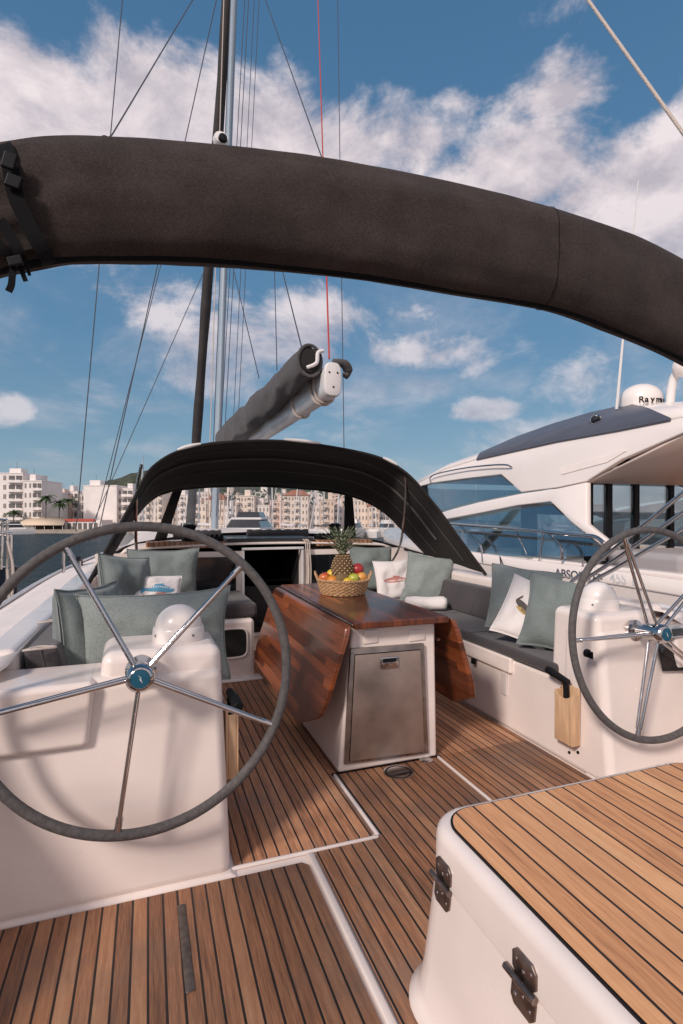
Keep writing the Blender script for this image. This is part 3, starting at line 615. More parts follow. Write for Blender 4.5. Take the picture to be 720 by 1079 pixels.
mb=MB(); mb.grid(canop,NA,14); cano=mb.build('canopy',M['hood'],S,norm=False,solid=.008)
def wpt(u,v):
    i=u*NA; k=min(int(i),NA-1); t=i-k; return c1[k].lerp(c1[k+1],t).lerp(c2[k].lerp(c2[k+1],t),v)
def pane(u0,u1,v0,v1): 
    mb=MB(); mb.grid(lambda u,v: wpt(u0+(u1-u0)*u,v0+(v1-v0)*v),24,8); mb.build('window_pane',M['clear'],S,norm=False)
def band(u0,u1,v0,v1): 
    mb=MB(); mb.grid(lambda u,v: wpt(u0+(u1-u0)*u,v0+(v1-v0)*v),24,3); mb.build('window_border',M['hood'],S,norm=False,solid=.006)
ub=(.035,.335,.36,.655,.68,.965)
for a,b in ((ub[0],ub[1]),(ub[2],ub[3]),(ub[4],ub[5])): pane(a,b,.03,.90)
for a,b in ((0,ub[0]),(ub[1],ub[2]),(ub[3],ub[4]),(ub[5],1)): band(a,b,0,.90)
band(0,1,.9,1.0); band(0,1,-.02,.03)
mb=MB(); mb.tube([p+Vector((0,-.005,-.012)) for p in c0],.014,8); mb.build('aft_hem',M['hood'],S)
h2=[canop(i/NA,.45)+Vector((0,0,-.02)) for i in range(6,NA-5)]
mb=MB(); mb.tube(h2,.0125,8); mb.build('hoop_sleeve',M['bag'],S)
h3=[Vector((2.30,4.62,1.72)),Vector((2.335,4.66,1.55)),Vector((2.345,4.72,1.25)),Vector((2.34,4.80,1.0)),Vector((2.30,4.9,.84))]
MB().tube(spline(h3,16),.012,8).build('hoop',M['steel'],S)
MB().tube(spline([Vector((2.2-v.x+.05,v.y,v.z)) for v in h3],16),.012,8).build('hoop',M['steel'],S)
for u in (.375,.515,.66):
    k=int(u*NA); MB().tube([p+Vector((0,-.010,.004)) for p in c0[k-1:k+3]],[.010,.017,.017,.010],10).build('grab_patch',M['cap'],S)
for v in (.25,.72):
    mb=MB(); mb.tube([canop(i/NA,v)+Vector((0,-.002,-.006)) for i in range(2,NA-1)],.005,6); mb.build('piping',M['bag'],S)
for (x0,x1,yy) in ((1.05,1.75,6.05),(.25,.75,6.0)):
    rings=[]
    for i in range(20):
        t=i/19; r=.05+.006*math.sin(i*2.1); rings.append([Vector((x0+(x1-x0)*t,yy+r*1.2*math.cos(a),1.10+r*math.sin(a))) for a in [2*PI*k/14 for k in range(14)]])
    MB().loft(rings).build('rolled_cover',M['bag'],S)

# ================================================================ BIMINI
B=thing('bimini','dark brown folded bimini in its canvas boot, arched high across the cockpit','bimini',(1.0,1.75,2.0))
prof=[(-240,330,440),(-180,252,370),(-120,200,325),(-60,170,299),(0,156,284),(60,150,275),(120,150,273.5),(180,153,274.5),(240,159,278),(300,166,284),(360,174,291),(420,184,299.5),(480,196,309),(540,211,319),(600,229,332),(660,250,354),(720,280,380),(780,318,415),(840,365,455)]
YB=1.75; cen=[]; hhs=[]
for px,t,b in prof:
    p0=at(px,t,Y=YB); p1=at(px,b,Y=YB); cen.append((p0+p1)/2); hhs.append(Vector(((p0-p1).length/2,0,0)))
NB=150; cc=spline(cen,NB); hh=[v.x for v in spline(hhs,NB)]
rings=[]
for i,c in enumerate(cc):
    t=(cc[min(i+1,NB)]-cc[max(i-1,0)]).normalized(); up=(Vector((0,0,1))-t*t.z).normalized(); fw=t.cross(up)
    # gathers near the strap at the port end
    gx=math.exp(-((c.x+.37)/.08)**2)
    r=[]
    for k in range(40):
        a=2*PI*k/40; ca,sa=math.cos(a),math.sin(a)
        cy=math.copysign(abs(ca)**.75,ca); czz=math.copysign(abs(sa)**.9,sa)
        q=Vector((c.x*2.2,ca*1.3,sa*1.5))
        w=noise.noise(q)*.012+noise.noise(Vector((c.x*1.2+sa*2.2,ca*2,sa*6)))*.007+noise.noise(Vector((c.x*9,ca*3,sa*3)))*.0035
        w+=gx*.010*math.sin(11*a+3*c.x)
        r.append(c+up*(hh[i]*(1-.04*gx))*czz+fw*(.085*cy*(1-.25*gx))+ (up*sa+fw*ca)*w*(.35 if abs(sa)>.9 else 1))
    rings.append(r)
mb=MB(); mb.loft(rings); bc=mb.build('canvas_boot',M['canvas'],B,ang=80)
for k in (113,):
    MB().tube([p+(p-cc[k])*.012 for p in rings[k]],.0012,5,closed=True).build('seam',M['webbing'],B)
mb=MB(); pts=[]
for i,c in enumerate(cc):
    t=(cc[min(i+1,NB)]-cc[max(i-1,0)]).normalized(); up=(Vector((0,0,1))-t*t.z).normalized(); pts.append(c-up*(hh[i]+.0)+Vector((0,-.012,.006)))
mb.tube(pts,.0125,8); mb.build('zip_edge',M['webbing'],B)
# webbing strap with side-release buckle at the port end, and hanging tails
def front(px,py): return at(px,py,Y=YB-.10)
def strapq(pts,w,m='webbing',name='strap',th=.003,par=None):
    mb=MB(); P=[Vector(p) for p in pts]; rings=[]
    for i,p in enumerate(P):
        t=(P[min(i+1,len(P)-1)]-P[max(i-1,0)]).normalized(); nn=Vector((0,-1,0)); s=t.cross(nn).normalized()
        rings.append([p-s*w+nn*th,p+s*w+nn*th,p+s*w-nn*th,p-s*w-nn*th])
    mb.loft(rings); return mb.build(name,M[m],par or B)
strapq(spline([at(2,152,Y=YB-.02),at(8,160,Y=YB-.075),front(16,205),front(28,232),front(38,252),at(48,268,Y=YB-.085),at(52,278,Y=YB-.02)],16),.020,name='strap')
mb=MB(); c=front(11,180); mb.obox(c+Vector((0,-.012,.02)),Vector((.016,0,-.003)),Vector((0,.006,0)),Vector((.005,0,.022))); mb.obox(c+Vector((.010,-.014,-.034)),Vector((.018,0,-.004)),Vector((0,.006,0)),Vector((.005,0,.017)))
mb.build('buckle',M['black'],B,bevel=.004)
strapq(spline([front(0,232),front(10,246),front(20,265),at(24,277,Y=YB-.08)],12),.013); strapq(spline([front(-8,250),front(4,262),at(14,279,Y=YB-.08)],10),.011)
strapq(spline([at(15,276,Y=YB-.08),at(13,290,Y=YB-.09),at(12,300,Y=YB-.09),at(9,307,Y=YB-.09)],10),.008,name='strap_tail')
strapq(spline([at(21,279,Y=YB-.08),at(24,288,Y=YB-.08),at(27,296,Y=YB-.08)],8),.006,name='strap_tail'); strapq(spline([at(28,276,Y=YB-.08),at(30,284,Y=YB-.08),at(31,290,Y=YB-.08)],8),.004,name='strap_tail')
mb=MB(); c=at(16,275,Y=YB-.095); mb.obox(c,Vector((.018,0,.007)),Vector((0,.007,0)),Vector((-.004,0,.013))); mb.build('buckle',M['black'],B,bevel=.005)
# tie point on top with its two lines
p=at(111,149,Y=YB)
MB().sphere(p+Vector((0,0,.004)),(.014,.014,.012)).build('tie_knob',M['black'],B)
MB().tube([p+Vector((0,0,.005)),at(118,142,Y=YB),at(203,0,Y=YB+.6),at(260,-96,Y=YB+1.0)],.0022,6).build('tie_line',M['wire'],B)
p=at(341,171,Y=YB)
MB().tube([p,at(280,0,Y=YB+.9),at(240,-110,Y=YB+1.5)],.0022,6).build('tie_line',M['wire'],B)
# stainless legs down to the starboard and port coamings
for (a,b,r) in (((612,607),(728,513),.0135),((622,608),(730,533),.0135),((632,609),(732,550),.0135)):
    p0=at(*a,X=2.93); p1=at(*b,X=3.02); dd=p1-p0
    f0=Vector((2.93,p0.y+.12,.78)); 
    MB().tube(spline([f0,p0+Vector((0,.06,-.03)),p0+dd*.18,p0+dd*.5,p1,p0+dd*1.35,Vector((3.0,1.78,2.02))],40),r,10).build('frame_leg',M['steel'],B)
    g0=[Vector((2.2-v.x-.05,v.y,v.z)) for v in (f0,p0+Vector((0,.06,-.03)),p0+dd*.18,p0+dd*.5,p1,p0+dd*1.35,Vector((3.0,1.78,2.02)))]
    MB().tube(spline([Vector((v.x,v.y-1.6 if v.y>1.8 else v.y-.2,v.z)) for v in g0],30),r,10).build('frame_leg',M['steel'],B)
# ================================================================ CUSHIONS, PILLOWS, TOWEL
def cushion(name,label,pts0,z0,pts1,z1,bev=.03,seams=None):
    o=MB().hexa(pts0,z0,pts1,z1).build(name,M['cush'],None,bevel=bev,seg=5,org=Vector((sum(p[0] for p in pts0)/4,sum(p[1] for p in pts0)/4,z0)))
    tag(o,label,'cushion','charcoal cockpit cushions')
    if seams:
        for s in seams: MB().tube(s,.004,6).build('piping',M['cush'],o)
    return o
cushion('seat_cushion','long charcoal seat cushion on the starboard bench under the bird pillow',[(2.055,2.32),(2.50,2.32),(2.50,4.55),(2.055,4.55)],.437,[(2.055,2.32),(2.50,2.32),(2.50,4.55),(2.055,4.55)],.505,.024,
  [[(2.06+.44*i/4,y,.5055-.0005) for i in range(5)] for y in (3.15,3.85)])
cushion('back_cushion','long charcoal back cushion leaning along the starboard coaming',[(2.42,2.60),(2.53,2.60),(2.53,4.4),(2.42,4.4)],.508,[(2.50,2.60),(2.60,2.60),(2.60,4.4),(2.50,4.4)],.735,.03,
  [[(2.425+.075*i/3,y,.53+.18*i/3) for i in range(4)] for y in (3.0,3.7)])
cushion('seat_cushion','charcoal seat cushion on the port bench beneath the leaning sage pillows',[(-.42,2.42),(.285,2.42),(.285,4.24),(-.42,4.24)],.472,[(-.42,2.42),(.285,2.42),(.285,4.24),(-.42,4.24)],.55,.028)
cushion('back_cushion','charcoal back cushion standing against the port coaming by a sage pillow',[(-.41,2.31),(-.27,2.31),(-.25,3.9),(-.39,3.9)],.553,[(-.45,2.31),(-.33,2.31),(-.31,3.9),(-.43,3.9)],.80,.03,
  [[(-.335-.05*i/3,2.31+.001,.56+.23*i/3) for i in range(4)]])
cushion('seat_cushion','square charcoal cushion on the white seat block above the oval cubby',[(.30,4.30),(.83,4.30),(.83,5.14),(.30,5.14)],.487,[(.30,4.30),(.83,4.30),(.83,5.14),(.30,5.14)],.60,.035)

seedn=[0]
def pillow(label,c,w,h,t,yaw,lean,roll,m,prints=None,group='sage linen pillows',cat='pillow',name='pillow'):
    seedn[0]+=1; sd=seedn[0]*7.3
    c=Vector(c); yaw,lean,roll=map(math.radians,(yaw,lean,roll))
    n0=Vector((math.sin(yaw),-math.cos(yaw),0)); r0=Vector((math.cos(yaw),math.sin(yaw),0)); up0=Vector((0,0,1))
    n=n0*math.cos(lean)+up0*math.sin(lean); u0=up0*math.cos(lean)-n0*math.sin(lean)
    r=r0*math.cos(roll)+u0*math.sin(roll); u=u0*math.cos(roll)-r0*math.sin(roll)
    def surf(a,b,s,off=0):
        e=max(0,(1-abs(a)**2.6))*max(0,(1-abs(b)**2.6)); th=t/2*e**.48
        pin=1-.09*(1-abs(b)**2)*abs(a)**3; pin2=1-.09*(1-abs(a)**2)*abs(b)**3
        wob=noise.noise(Vector((a*1.6+sd,b*1.6,s*3)))*.07*t/.12*e + noise.noise(Vector((a*4+sd,b*3,s*5)))*.02*e
        edge=noise.noise(Vector((a*2,b*2,sd)))*.012
        # wrinkles running in from the corners
        wr=.006*math.sin(26*(abs(a)-abs(b)))*(abs(a*b))**1.5*e**.3
        return c+r*(a*w/2*pin+edge*b)+u*(b*h/2*pin2+edge*a)+n*(s*(th+off)+wob*.5*s+wr*s)
    mb=MB(); N=30
    mb.grid(lambda p,q: surf(2*p-1,2*q-1,1),N,N); mb.grid(lambda p,q: surf(1-2*p,2*q-1,-1),N,N)
    mats=[m]
    if prints:
        for fn,pm in prints:
            mats.append(pm); mi=len(mats)-1
            for (g,nu,nv) in fn: mb.grid(lambda p,q,g=g: surf(*g(p,q),1,.0022),nu,nv,mi)
    o=mb.build(name,mats,None,ang=75,org=c-up0*h/2)
    bm=bmesh.new(); bm.from_mesh(o.data); bmesh.ops.remove_doubles(bm,verts=bm.verts,dist=.0004); bm.to_mesh(o.data); bm.free()
    tag(o,label,cat,group)
    # seam piping round the edge
    pts=[]
    for k in range(80):
        s4=k/20; i=int(s4); f=2*(s4-i)-1
        a,b=((f,-1),(1,f),(-f,1),(-1,-f))[i]; pts.append(surf(a*.995,b*.995,1))
    MB().tube(pts,.0035,5,closed=True).build('seam',m,o)
    return o
def fish(cx,cy,L,H,dirn=1,rot=0):
    def tr(x,y):
        cr_,sr=math.cos(rot),math.sin(rot); return (cx+x*cr_-y*sr, cy+x*sr+y*cr_)
    def body(p,q):
        x=(p-.5)*L*dirn; hw=H*.5*math.sin(PI*min(1,max(.0,p*.93+.05)))**.7*(1-.25*p); return tr(x,(2*q-1)*hw)
    def tail(p,q): return tr((.46+.16*p)*L*dirn,(2*q-1)*H*(.12+.42*p))
    def fin(p,q): return tr((-.12+.3*p)*L*dirn,H*(.38+.30*q*(1-p*.6)))
    return [(body,18,6),(tail,5,6),(fin,8,3)]
def fline(cx,cy,L,H,dirn=1,rot=0,k=.2):
    def tr(x,y):
        cr_,sr=math.cos(rot),math.sin(rot); return (cx+x*cr_-y*sr, cy+x*sr+y*cr_)
    return [((lambda p,q:tr((p-.5)*L*.9*dirn,H*(k+.10*(2*q-1)))),14,2),((lambda p,q:tr((-.40+.05*p)*L*dirn,H*(.05+.1*q))),2,2)]
def lettering(cx,cy,W,H,n=5):
    out=[]
    for i in range(n):
        x0=cx-W/2+W*i/n
        out.append(((lambda p,q,x0=x0:(x0+W/n*.18*(1+p),cy+H*(q-.5))),2,3))
        out.append(((lambda p,q,x0=x0,i=i:(x0+W/n*(.2+.55*p),cy+H*(.28 if i%2 else -.4)+H*.18*q)),3,2))
    return out
sg=M['sage']
# port side
pillow('tall sage pillow upright on the port bench, nearest the white coaming',(-.235,2.60,.765),.44,.47,.19,62,6,-2,sg)
pillow('long pale sage bolster pillow lying behind the white compass dome',(.035,2.475,.765),.64,.42,.17,4,6,0,M['sage2'])
pillow('sage pillow tilted beside the blue-fish cushion, against the port coaming',(-.125,3.55,.855),.40,.42,.17,46,14,-8,sg)
pillow('sage pillow upright before the smoked cabin window, behind the blue-fish cushion',(.10,4.06,.845),.50,.45,.16,-6,8,0,sg)
pillow('small white pillow with a blue and pink fish print',(.015,3.56,.785),.38,.32,.11,10,26,-6,M['whitef'],[(fish(.25,.30,1.0,.34,-1,.1),M['fishblue']),(fish(.30,-.02,.95,.26,-1,.05),M['fishred']),(fline(.25,.30,1.0,.34,-1,.1),M['whitef'])],'white fish and bird pillows')
# starboard, forward
pillow('sage pillow behind the pineapple at the cabin bulkhead',(2.06,4.86,.79),.46,.44,.16,0,12,-2,sg)
pillow('white pillow with a red fish print, beside the rolled towel',(2.13,4.50,.71),.38,.38,.12,0,16,1,M['whitef'],[(fish(0,-.02,1.25,.30,1,.02),M['fishred']),(fline(0,-.06,1.1,.34,1,.02,.02),M['whitef'])],'white fish and bird pillows')
pillow('pale sage pillow between the red fish pillow and the charcoal backrest',(2.41,4.36,.72),.44,.46,.16,-24,16,-10,M['sage2'])
# starboard, aft group
pillow('pale sage pillow behind the bird pillow on the starboard bench',(2.395,3.0,.735),.48,.46,.16,-30,22,-8,M['sage2'])
bird=[((lambda p,q:(-.50+.75*p,.12-.32*p+.13*math.sin(PI*(.15+.8*p))*(2*q-1))),12,4),((lambda p,q:(-.52+.2*p,.12+.16*p+.04*(2*q-1))),4,2)]
pillow('white pillow with a brown bird print, tilted on its corner',(2.235,2.76,.705),.34,.42,.12,-40,30,-20,M['whitef'],[(bird,M['inkdark']),([((lambda p,q:(-.45+.55*p,-.06-.14*p+.07*math.sin(PI*p)*(2*q-1))),8,3)],M['inkgold'])],'white fish and bird pillows')
pillow('sage pillow leaning beside the starboard helm console, nearest the wheel',(2.33,2.56,.705),.46,.46,.17,-42,24,-10,sg)
# rolled towel
c=Vector((2.20,4.02,.565)); t=Vector((.93,-.36,0)).normalized(); s=Vector((.36,.93,0)).normalized()
mb=MB(); rings=[]
for i in range(18):
    q=i/17; rr=.058*(1+.05*math.sin(q*9)); ring=[]
    for k in range(28):
        a=2*PI*k/28; w=1+noise.noise(Vector((q*4,math.cos(a)*2,math.sin(a)*2)))*.10
        ring.append(c+t*(q-.5)*.34+(s*math.cos(a)*1.15+Vector((0,0,1))*math.sin(a)*.95)*rr*w*(.86 if i in(0,17) else 1))
    rings.append(ring)
mb.loft(rings); tw=mb.build('rolled_towel',M['terry'],None,org=c-Vector((0,0,.06)),ang=70); tag(tw,'rolled white towel lying on the starboard bench beside the table','towel')
sp=[]
for k in range(60):
    a=k/60*2*PI*3; r_=.05-.04*k/60; sp.append(c+t*.171+(s*math.cos(a)*1.15+Vector((0,0,1))*math.sin(a)*.95)*r_)
MB().tube(sp,.004,5).build('rolled_edge',M['terry'],tw)

# ================================================================ FRUIT BASKET
ct=at(367,628,Z=.772); ct.z=.772; bxx,byy=ct.x,ct.y+.10
bk=thing('fruit_basket','round woven wicker basket of fruit on the mahogany table','basket',(bxx,byy,.772))
def bprof(h): return .135+.035*(h/.095)**.7
mb=MB(); 
for j in range(9):
    h=.008+.0105*j; r=bprof(h); pts=[]
    for k in range(96):
        a=2*PI*k/96; wv=.004*math.sin(24*a+(PI if j%2 else 0)); pts.append((bxx+(r+wv)*math.cos(a),byy+(r+wv)*math.sin(a),.772+h))
    mb.tube(pts,.0062,6,closed=True)
mb.lathe([(.0,.003),(.135,.003),(.137,.012),(.0,.012)],(bxx,byy,.772),n=40); mb.build('woven_wall',M['wicker'],bk)
mb=MB()
for kk in range(2):
    pts=[]
    for k in range(160):
        a=2*PI*k/160; q=30*a+kk*PI; pts.append((bxx+(bprof(.1)+.006*math.cos(q))*math.cos(a),byy+(bprof(.1)+.006*math.cos(q))*math.sin(a),.772+.100+.006*math.sin(q)))
    mb.tube(pts,.0055,6,closed=True)
mb.build('braided_rim',M['wicker'],bk)
for s_ in (-1,1):
    d_=Vector((CS,-SN,0))*s_; e=Vector((SN,CS,0)); o_=Vector((bxx,byy,.772))
    pts=spline([o_+d_*.165+e*.045+Vector((0,0,.09)),o_+d_*.185+e*.035+Vector((0,0,.135)),o_+d_*.19+Vector((0,0,.152)),o_+d_*.185-e*.035+Vector((0,0,.135)),o_+d_*.165-e*.045+Vector((0,0,.09))],20)
    MB().tube(pts,.007,8).build('handle',M['wicker'],bk)
fm=lambda n,c1,c2,**k: mat(n,c1,k.get('rough',.35),col2=c2,vscale=k.get('v',18),coat=k.get('coat',.2),bump=k.get('bump',0),bscale=k.get('bs',300))
red=fm('apple_red',(.30,.015,.02),(.55,.06,.06)); rg=fm('blush_apple',(.50,.06,.03),(.62,.34,.06)); yel=fm('lemon_yellow',(.62,.42,.02),(.72,.52,.05),bump=.15); orr=fm('orange_peel',(.60,.20,.02),(.68,.27,.03),bump=.3); kiw=fm('kiwi_brown',(.16,.10,.04),(.24,.16,.07),rough=.8,coat=0,bump=.4); grn=fm('green_apple',(.36,.38,.04),(.50,.46,.08)); org_=fm('peach_orange',(.62,.34,.06),(.66,.16,.05))
RX=Vector((CS,-SN,0)); FX=Vector((SN,CS,0))
def fruit(kind,label,dx,dy,z,r,m,shape='apple'):
    r*=1.1; z+=.004
    c=Vector((bxx,byy,.772+z))+RX*dx+FX*dy; mb=MB()
    def ap(p): rr=math.hypot(p.x,p.y); return Vector((p.x,p.y,p.z*.92-.22*math.copysign(math.exp(-(rr/.25)**2),p.z)*(1 if p.z>0 else .6)))
    def le(p): return Vector((p.x*(1-.12*abs(p.z)),p.y*(1-.12*abs(p.z)),p.z*1.28))
    mb.sphere((0,0,0),r,24,16,0,ap if shape=='apple' else le if shape=='lemon' else None)
    tilt=Matrix.Rotation(random.uniform(-.6,.6),3,'X')@Matrix.Rotation(1.2 if shape=='lemon' else random.uniform(-.5,.5),3,'Y')
    mb.v=[c+tilt@v for v in mb.v]
    o=mb.build(kind,m,None,org=c-Vector((0,0,r)),ang=60); tag(o,label,kind)
    if shape=='apple':
        a=c+tilt@Vector((0,0,r*.68)); MB().tube([a,a+tilt@Vector((.004,0,.018))],.0022,6).build('stalk',M['inkdark'],o)
fruit('apple','red-blushed apple at the basket edge farthest from the red apple',-.125,-.01,.105,.038,rg)
fruit('lemon','yellow lemon behind the blushed apple, beside the pineapple',-.075,.03,.128,.032,yel,'lemon')
fruit('orange','orange low at the front of the basket under the lemon',-.07,-.075,.088,.038,orr,'round')
fruit('kiwi','brown kiwi in front of the pineapple',-.012,-.075,.105,.036,kiw,'lemon')
fruit('apple','greenish yellow apple between the kiwi and the peach',.072,-.06,.105,.037,grn)
fruit('peach','orange peach at the basket edge under the red apple',.125,-.025,.108,.037,org_)
fruit('apple','bright red apple highest in the basket, beside the pineapple',.10,.04,.158,.042,red)
fruit('lemon','small yellow lemon low at the front between kiwi and green apple',.03,-.10,.085,.030,yel,'lemon')
# pineapple
pc=Vector((bxx,byy+.01,.772+.06)); pa=thing('pineapple','ripe pineapple with spiky green crown standing in the wicker basket','pineapple',pc)
mb=MB(); HP=.205
rows=13; cols=13
def prad(t): return .074*math.sin(PI*(.12+.80*t))**.55
mb.lathe([(max(.001,prad(t/16)*.93),HP*t/16) for t in range(17)],pc,n=28)
for j in range(rows):
    t=(j+.5)/rows; r=prad(t); z=HP*t
    for i in range(cols):
        a=2*PI*(i+.5*(j%2))/cols; n_=Vector((math.cos(a),math.sin(a),(t-.45)*.7)).normalized(); tg=Vector((-math.sin(a),math.cos(a),0)); up=n_.cross(tg)*-1
        up=tg.cross(n_)*-1 if tg.cross(n_).z<0 else tg.cross(n_)
        o_=pc+Vector((r*math.cos(a)*.95,r*math.sin(a)*.95,z)); w_=PI*r/cols*.98; h_=HP/rows*1.0
        mb.add([o_-tg*w_,o_-up*h_,o_+tg*w_,o_+up*h_,o_+n_*.009+up*.001,o_+n_*.016-up*.002],[(0,1,4),(1,2,4),(2,3,4),(3,0,4)],0)
        e_=o_+n_*.0068; mb.add([e_-tg*w_*.42,e_-up*h_*.42,e_+tg*w_*.42,e_+up*h_*.42,o_+n_*.0115],[(0,1,4),(1,2,4),(2,3,4),(3,0,4)],1)
mb.build('body',[mat('pineapple_skin',(.07,.035,.015),.6,col2=(.20,.11,.045),vscale=110),mat('pineapple_eye',(.42,.28,.13),.6,col2=(.58,.44,.26),vscale=60)],pa,ang=25,norm=False)
mb=MB()
for k in range(64):
    t=k/64; a=k*2.39996; rz=HP-.004+.055*t; L_=.115+.115*math.sin(PI*min(1,.25+.8*t))*1.0; lean=(1-t)*1.15+.10
    d_=Vector((math.cos(a),math.sin(a),0)); tg=Vector((-math.sin(a),math.cos(a),0)); rings=[]
    for i in range(7):
        s_=i/6; ang=lean*(.55+.75*s_); p_=pc+Vector((0,0,rz))+d_*(.012+L_*s_*math.sin(ang)*.75)+Vector((0,0,L_*s_*math.cos(ang*.8)))
        w_=.0095*(1-s_)**.7+.0006
        rings.append([p_-tg*w_,p_+Vector((0,0,-.003))*(1-s_)+d_*.002,p_+tg*w_])
    for i in range(6): mb.add(rings[i]+rings[i+1],[(0,1,4,3),(1,2,5,4)])
mb.build('crown',mat('pineapple_leaf',(.10,.13,.075),.5,col2=(.24,.26,.16),vscale=30),pa,norm=False,solid=.0012)

# ================================================================ NEIGHBOUR MOTOR YACHT
MY=thing('motor_yacht','sleek white motor yacht with curved dark side windows and grey roof, moored alongside','motor yacht',(7.6,6,0))
XM=7.6
def my(px,py,off=0):
    X=5.4
    for _ in range(12):
        p=at(px,py,X=X); X=5.25+.32*(p.z-.7)+off
    return at(px,py,X=X)
def mirror(ps): return [Vector((2*XM-p.x,p.y,p.z)) for p in ps]
def both(name,poly,m,th=.06,off=0,bev=0):
    P=[my(x,y,off) for x,y in poly]; o=MB().prism(P,(th,0,0)).build(name,M[m],MY,bevel=bev,seg=2)
    MB().prism(mirror(P),(-th,0,0)).build(name,M[m],MY,bevel=bev,seg=2); return o
P1=[(436,511),(470,494),(503,484),(545,474.5),(587,465),(653,453),(722,439),(790,425),(790,441),(720,456),(655,484),(618,507),(588,513.5),(549,518.5),(528,500),(492,504),(455,509),(441,513)]
both('roof_side',P1,'myw',.10,0,.02)
both('arch',[(455,543),(478,536),(503,529.5),(549,520),(588,514.5),(618,508),(618,552),(650,578),(637,578),(603,551),(580,528.5),(545,532.5),(503,541),(460,549)],'myw',.09,-.03,.018)
both('side_window',[(438,513.5),(455,509.5),(492,504.5),(527,500.5),(548,519),(503,528),(478,534),(455,541.5)],'window',.02,.05)
both('side_window',[(458,549),(503,541.5),(545,533),(579,529),(603,552),(636,578),(640,586),(445,586),(446,555)],'window',.02,.05)
both('window_mullion',[(441,521),(446,509),(449,509),(452,541),(449,541.5)],'black',.03,.03)
both('side_recess',[(590,494),(640,480),(655,474),(660,475),(640,487),(592,500)],'gel2',.02,-.012)
# roof skin
E=[(436,511),(470,494),(503,484),(545,474.5),(587,465),(653,453),(707,442),(790,425)]
R=[(441,508),(478,488),(508,477),(545,461),(580,448.5),(622,436),(664,427),(760,424)]
Ep=[my(x,y) for x,y in E]; Rp=[at(x,y,X=6.75) for x,y in R]
mb=MB(); rows=[]
for e,r in zip(Ep,Rp): rows.append([e,e.lerp(r,.5)+Vector((0,0,.03)),r,*mirror([r,e.lerp(r,.5)+Vector((0,0,.03)),e])])
mb.add([v for rw in rows for v in rw],[])
for i in range(len(rows)-1):
    for k in range(5): mb.f.append([i*6+k,i*6+k+1,(i+1)*6+k+1,(i+1)*6+k]); mb.m.append(0 if (2<=i<=5 and k!=2) else 1)
mb.build('roof',[M['myroof'],M['myw']],MY,norm=False,solid=.05)
# lip under the slate panel
mb=MB(); mb.tube([my(x,y,-.01) for x,y in E[2:7]],.022,8); mb.build('roof_lip',M['myroof'],MY)
# hardtop underside and aft cabin wall with sliding doors
yd=5.9; zt=2.02
mb=MB(); a=my(618,507); b=my(720,456); c_=my(790,441)
mb.add([a+Vector((.05,0,-.01)),b+Vector((.05,0,-.01)),c_+Vector((.05,0,-.01)),*mirror([c_+Vector((.05,0,-.01)),b+Vector((.05,0,-.01)),a+Vector((.05,0,-.01))])],[(0,1,4,5),(1,2,3,4)]); mb.build('hardtop_underside',mat('cream_lining',(.80,.64,.56),.5),MY,solid=.03)
for k in (0,1): 
    p=at(672+28*k,486-9*k,X=6.6); MB().lathe([(.0,0),(.05,0),(.04,.03),(.0,.03)],p+Vector((0,0,-.05)),n=16).build('downlight',M['black'],MY)
X_A=[5.80,6.15,6.66,7.35,8.05,9.3]
mb=MB()
for i,x in enumerate(X_A): mb.box(x-.045,x+.045,yd-.04,yd+.04,.30,zt)
mb.box(5.755,9.345,yd-.04,yd+.04,zt+.002,zt+.10); dfr=mb.build('door_frame',M['black'],MY)
for i in range(5): MB().box(X_A[i]+.046,X_A[i+1]-.046,yd-.008,yd+.008,.30,zt-.001).build('door_glass',M['door'],MY)
mb=MB(); mb.add([(5.75,yd-.03,zt+.101),(9.4,yd-.03,zt+.101),(9.1,yd-.03,2.6),(6.05,yd-.03,2.6)],[(0,1,2,3)]); mb.build('upper_bulkhead',M['myw'],MY,solid=.04)
# hull, deck, cockpit
def myhb(y): return 2.42 if y<8 else 2.42*max(.02,(1-((y-8)/8.5)**2.1))
def myz(y): return .66+.006*max(0,y-5)**1.5-.02*max(0,5-y)
mb=MB()
for s_ in (-1,1):
    def hf(u,v,s_=s_):
        y=2.2+14.2*u; z=myz(y)-v*(myz(y)+.95); k=1-.16*v**1.5; return (XM+s_*myhb(y)*k,y,z)
    mb.grid(hf,50,10)
mb.build('hull',M['myw'],MY,norm=False,solid=.04)
mb=MB()
def dkf(u,v): y=5.9+10.4*u; return (XM+myhb(y)*(2*v-1)*.995,y,myz(y)-.02+.05*(1-(2*v-1)**2))
mb.grid(dkf,40,8); mb.build('deck',M['myw'],MY,norm=False,solid=.02)
MB().box(5.3,9.9,2.2,5.9,-.1,.28).build('cockpit_floor',M['teakbox'],MY)
for s_ in (-1,1): MB().hexa([(XM+s_*2.36,2.25),(XM+s_*2.15,2.25),(XM+s_*2.15,6.4),(XM+s_*2.36,6.4)],.1,[(XM+s_*2.38,2.25),(XM+s_*2.2,2.25),(XM+s_*2.2,6.4),(XM+s_*2.38,6.4)],.70).build('bulwark',M['myw'],MY,bevel=.04)
for zz in (.50,.20):
    MB().tube([(XM-myhb(y)*(1-.16*(max(0,.54-zz)/(myz(y)+.95))**1.5)-.012,y,zz+myz(y)-.66) for y in [2.4+.4*i for i in range(26)]],.010,6).build('rub_strake',mat('grey_strake',(.42,.38,.37),.4) if 'grey_strake' not in bpy.data.materials else bpy.data.materials['grey_strake'],MY)
# covered seat in her cockpit
mb=MB(); p=at(706,590,X=6.3); mb.box(5.75,7.0,p.y-.6,p.y+.5,.28,.86); mb.build('covered_seat',mat('grey_cover',(.36,.34,.35),.8,bump=.3,bscale=30),MY,bevel=.09,seg=4)
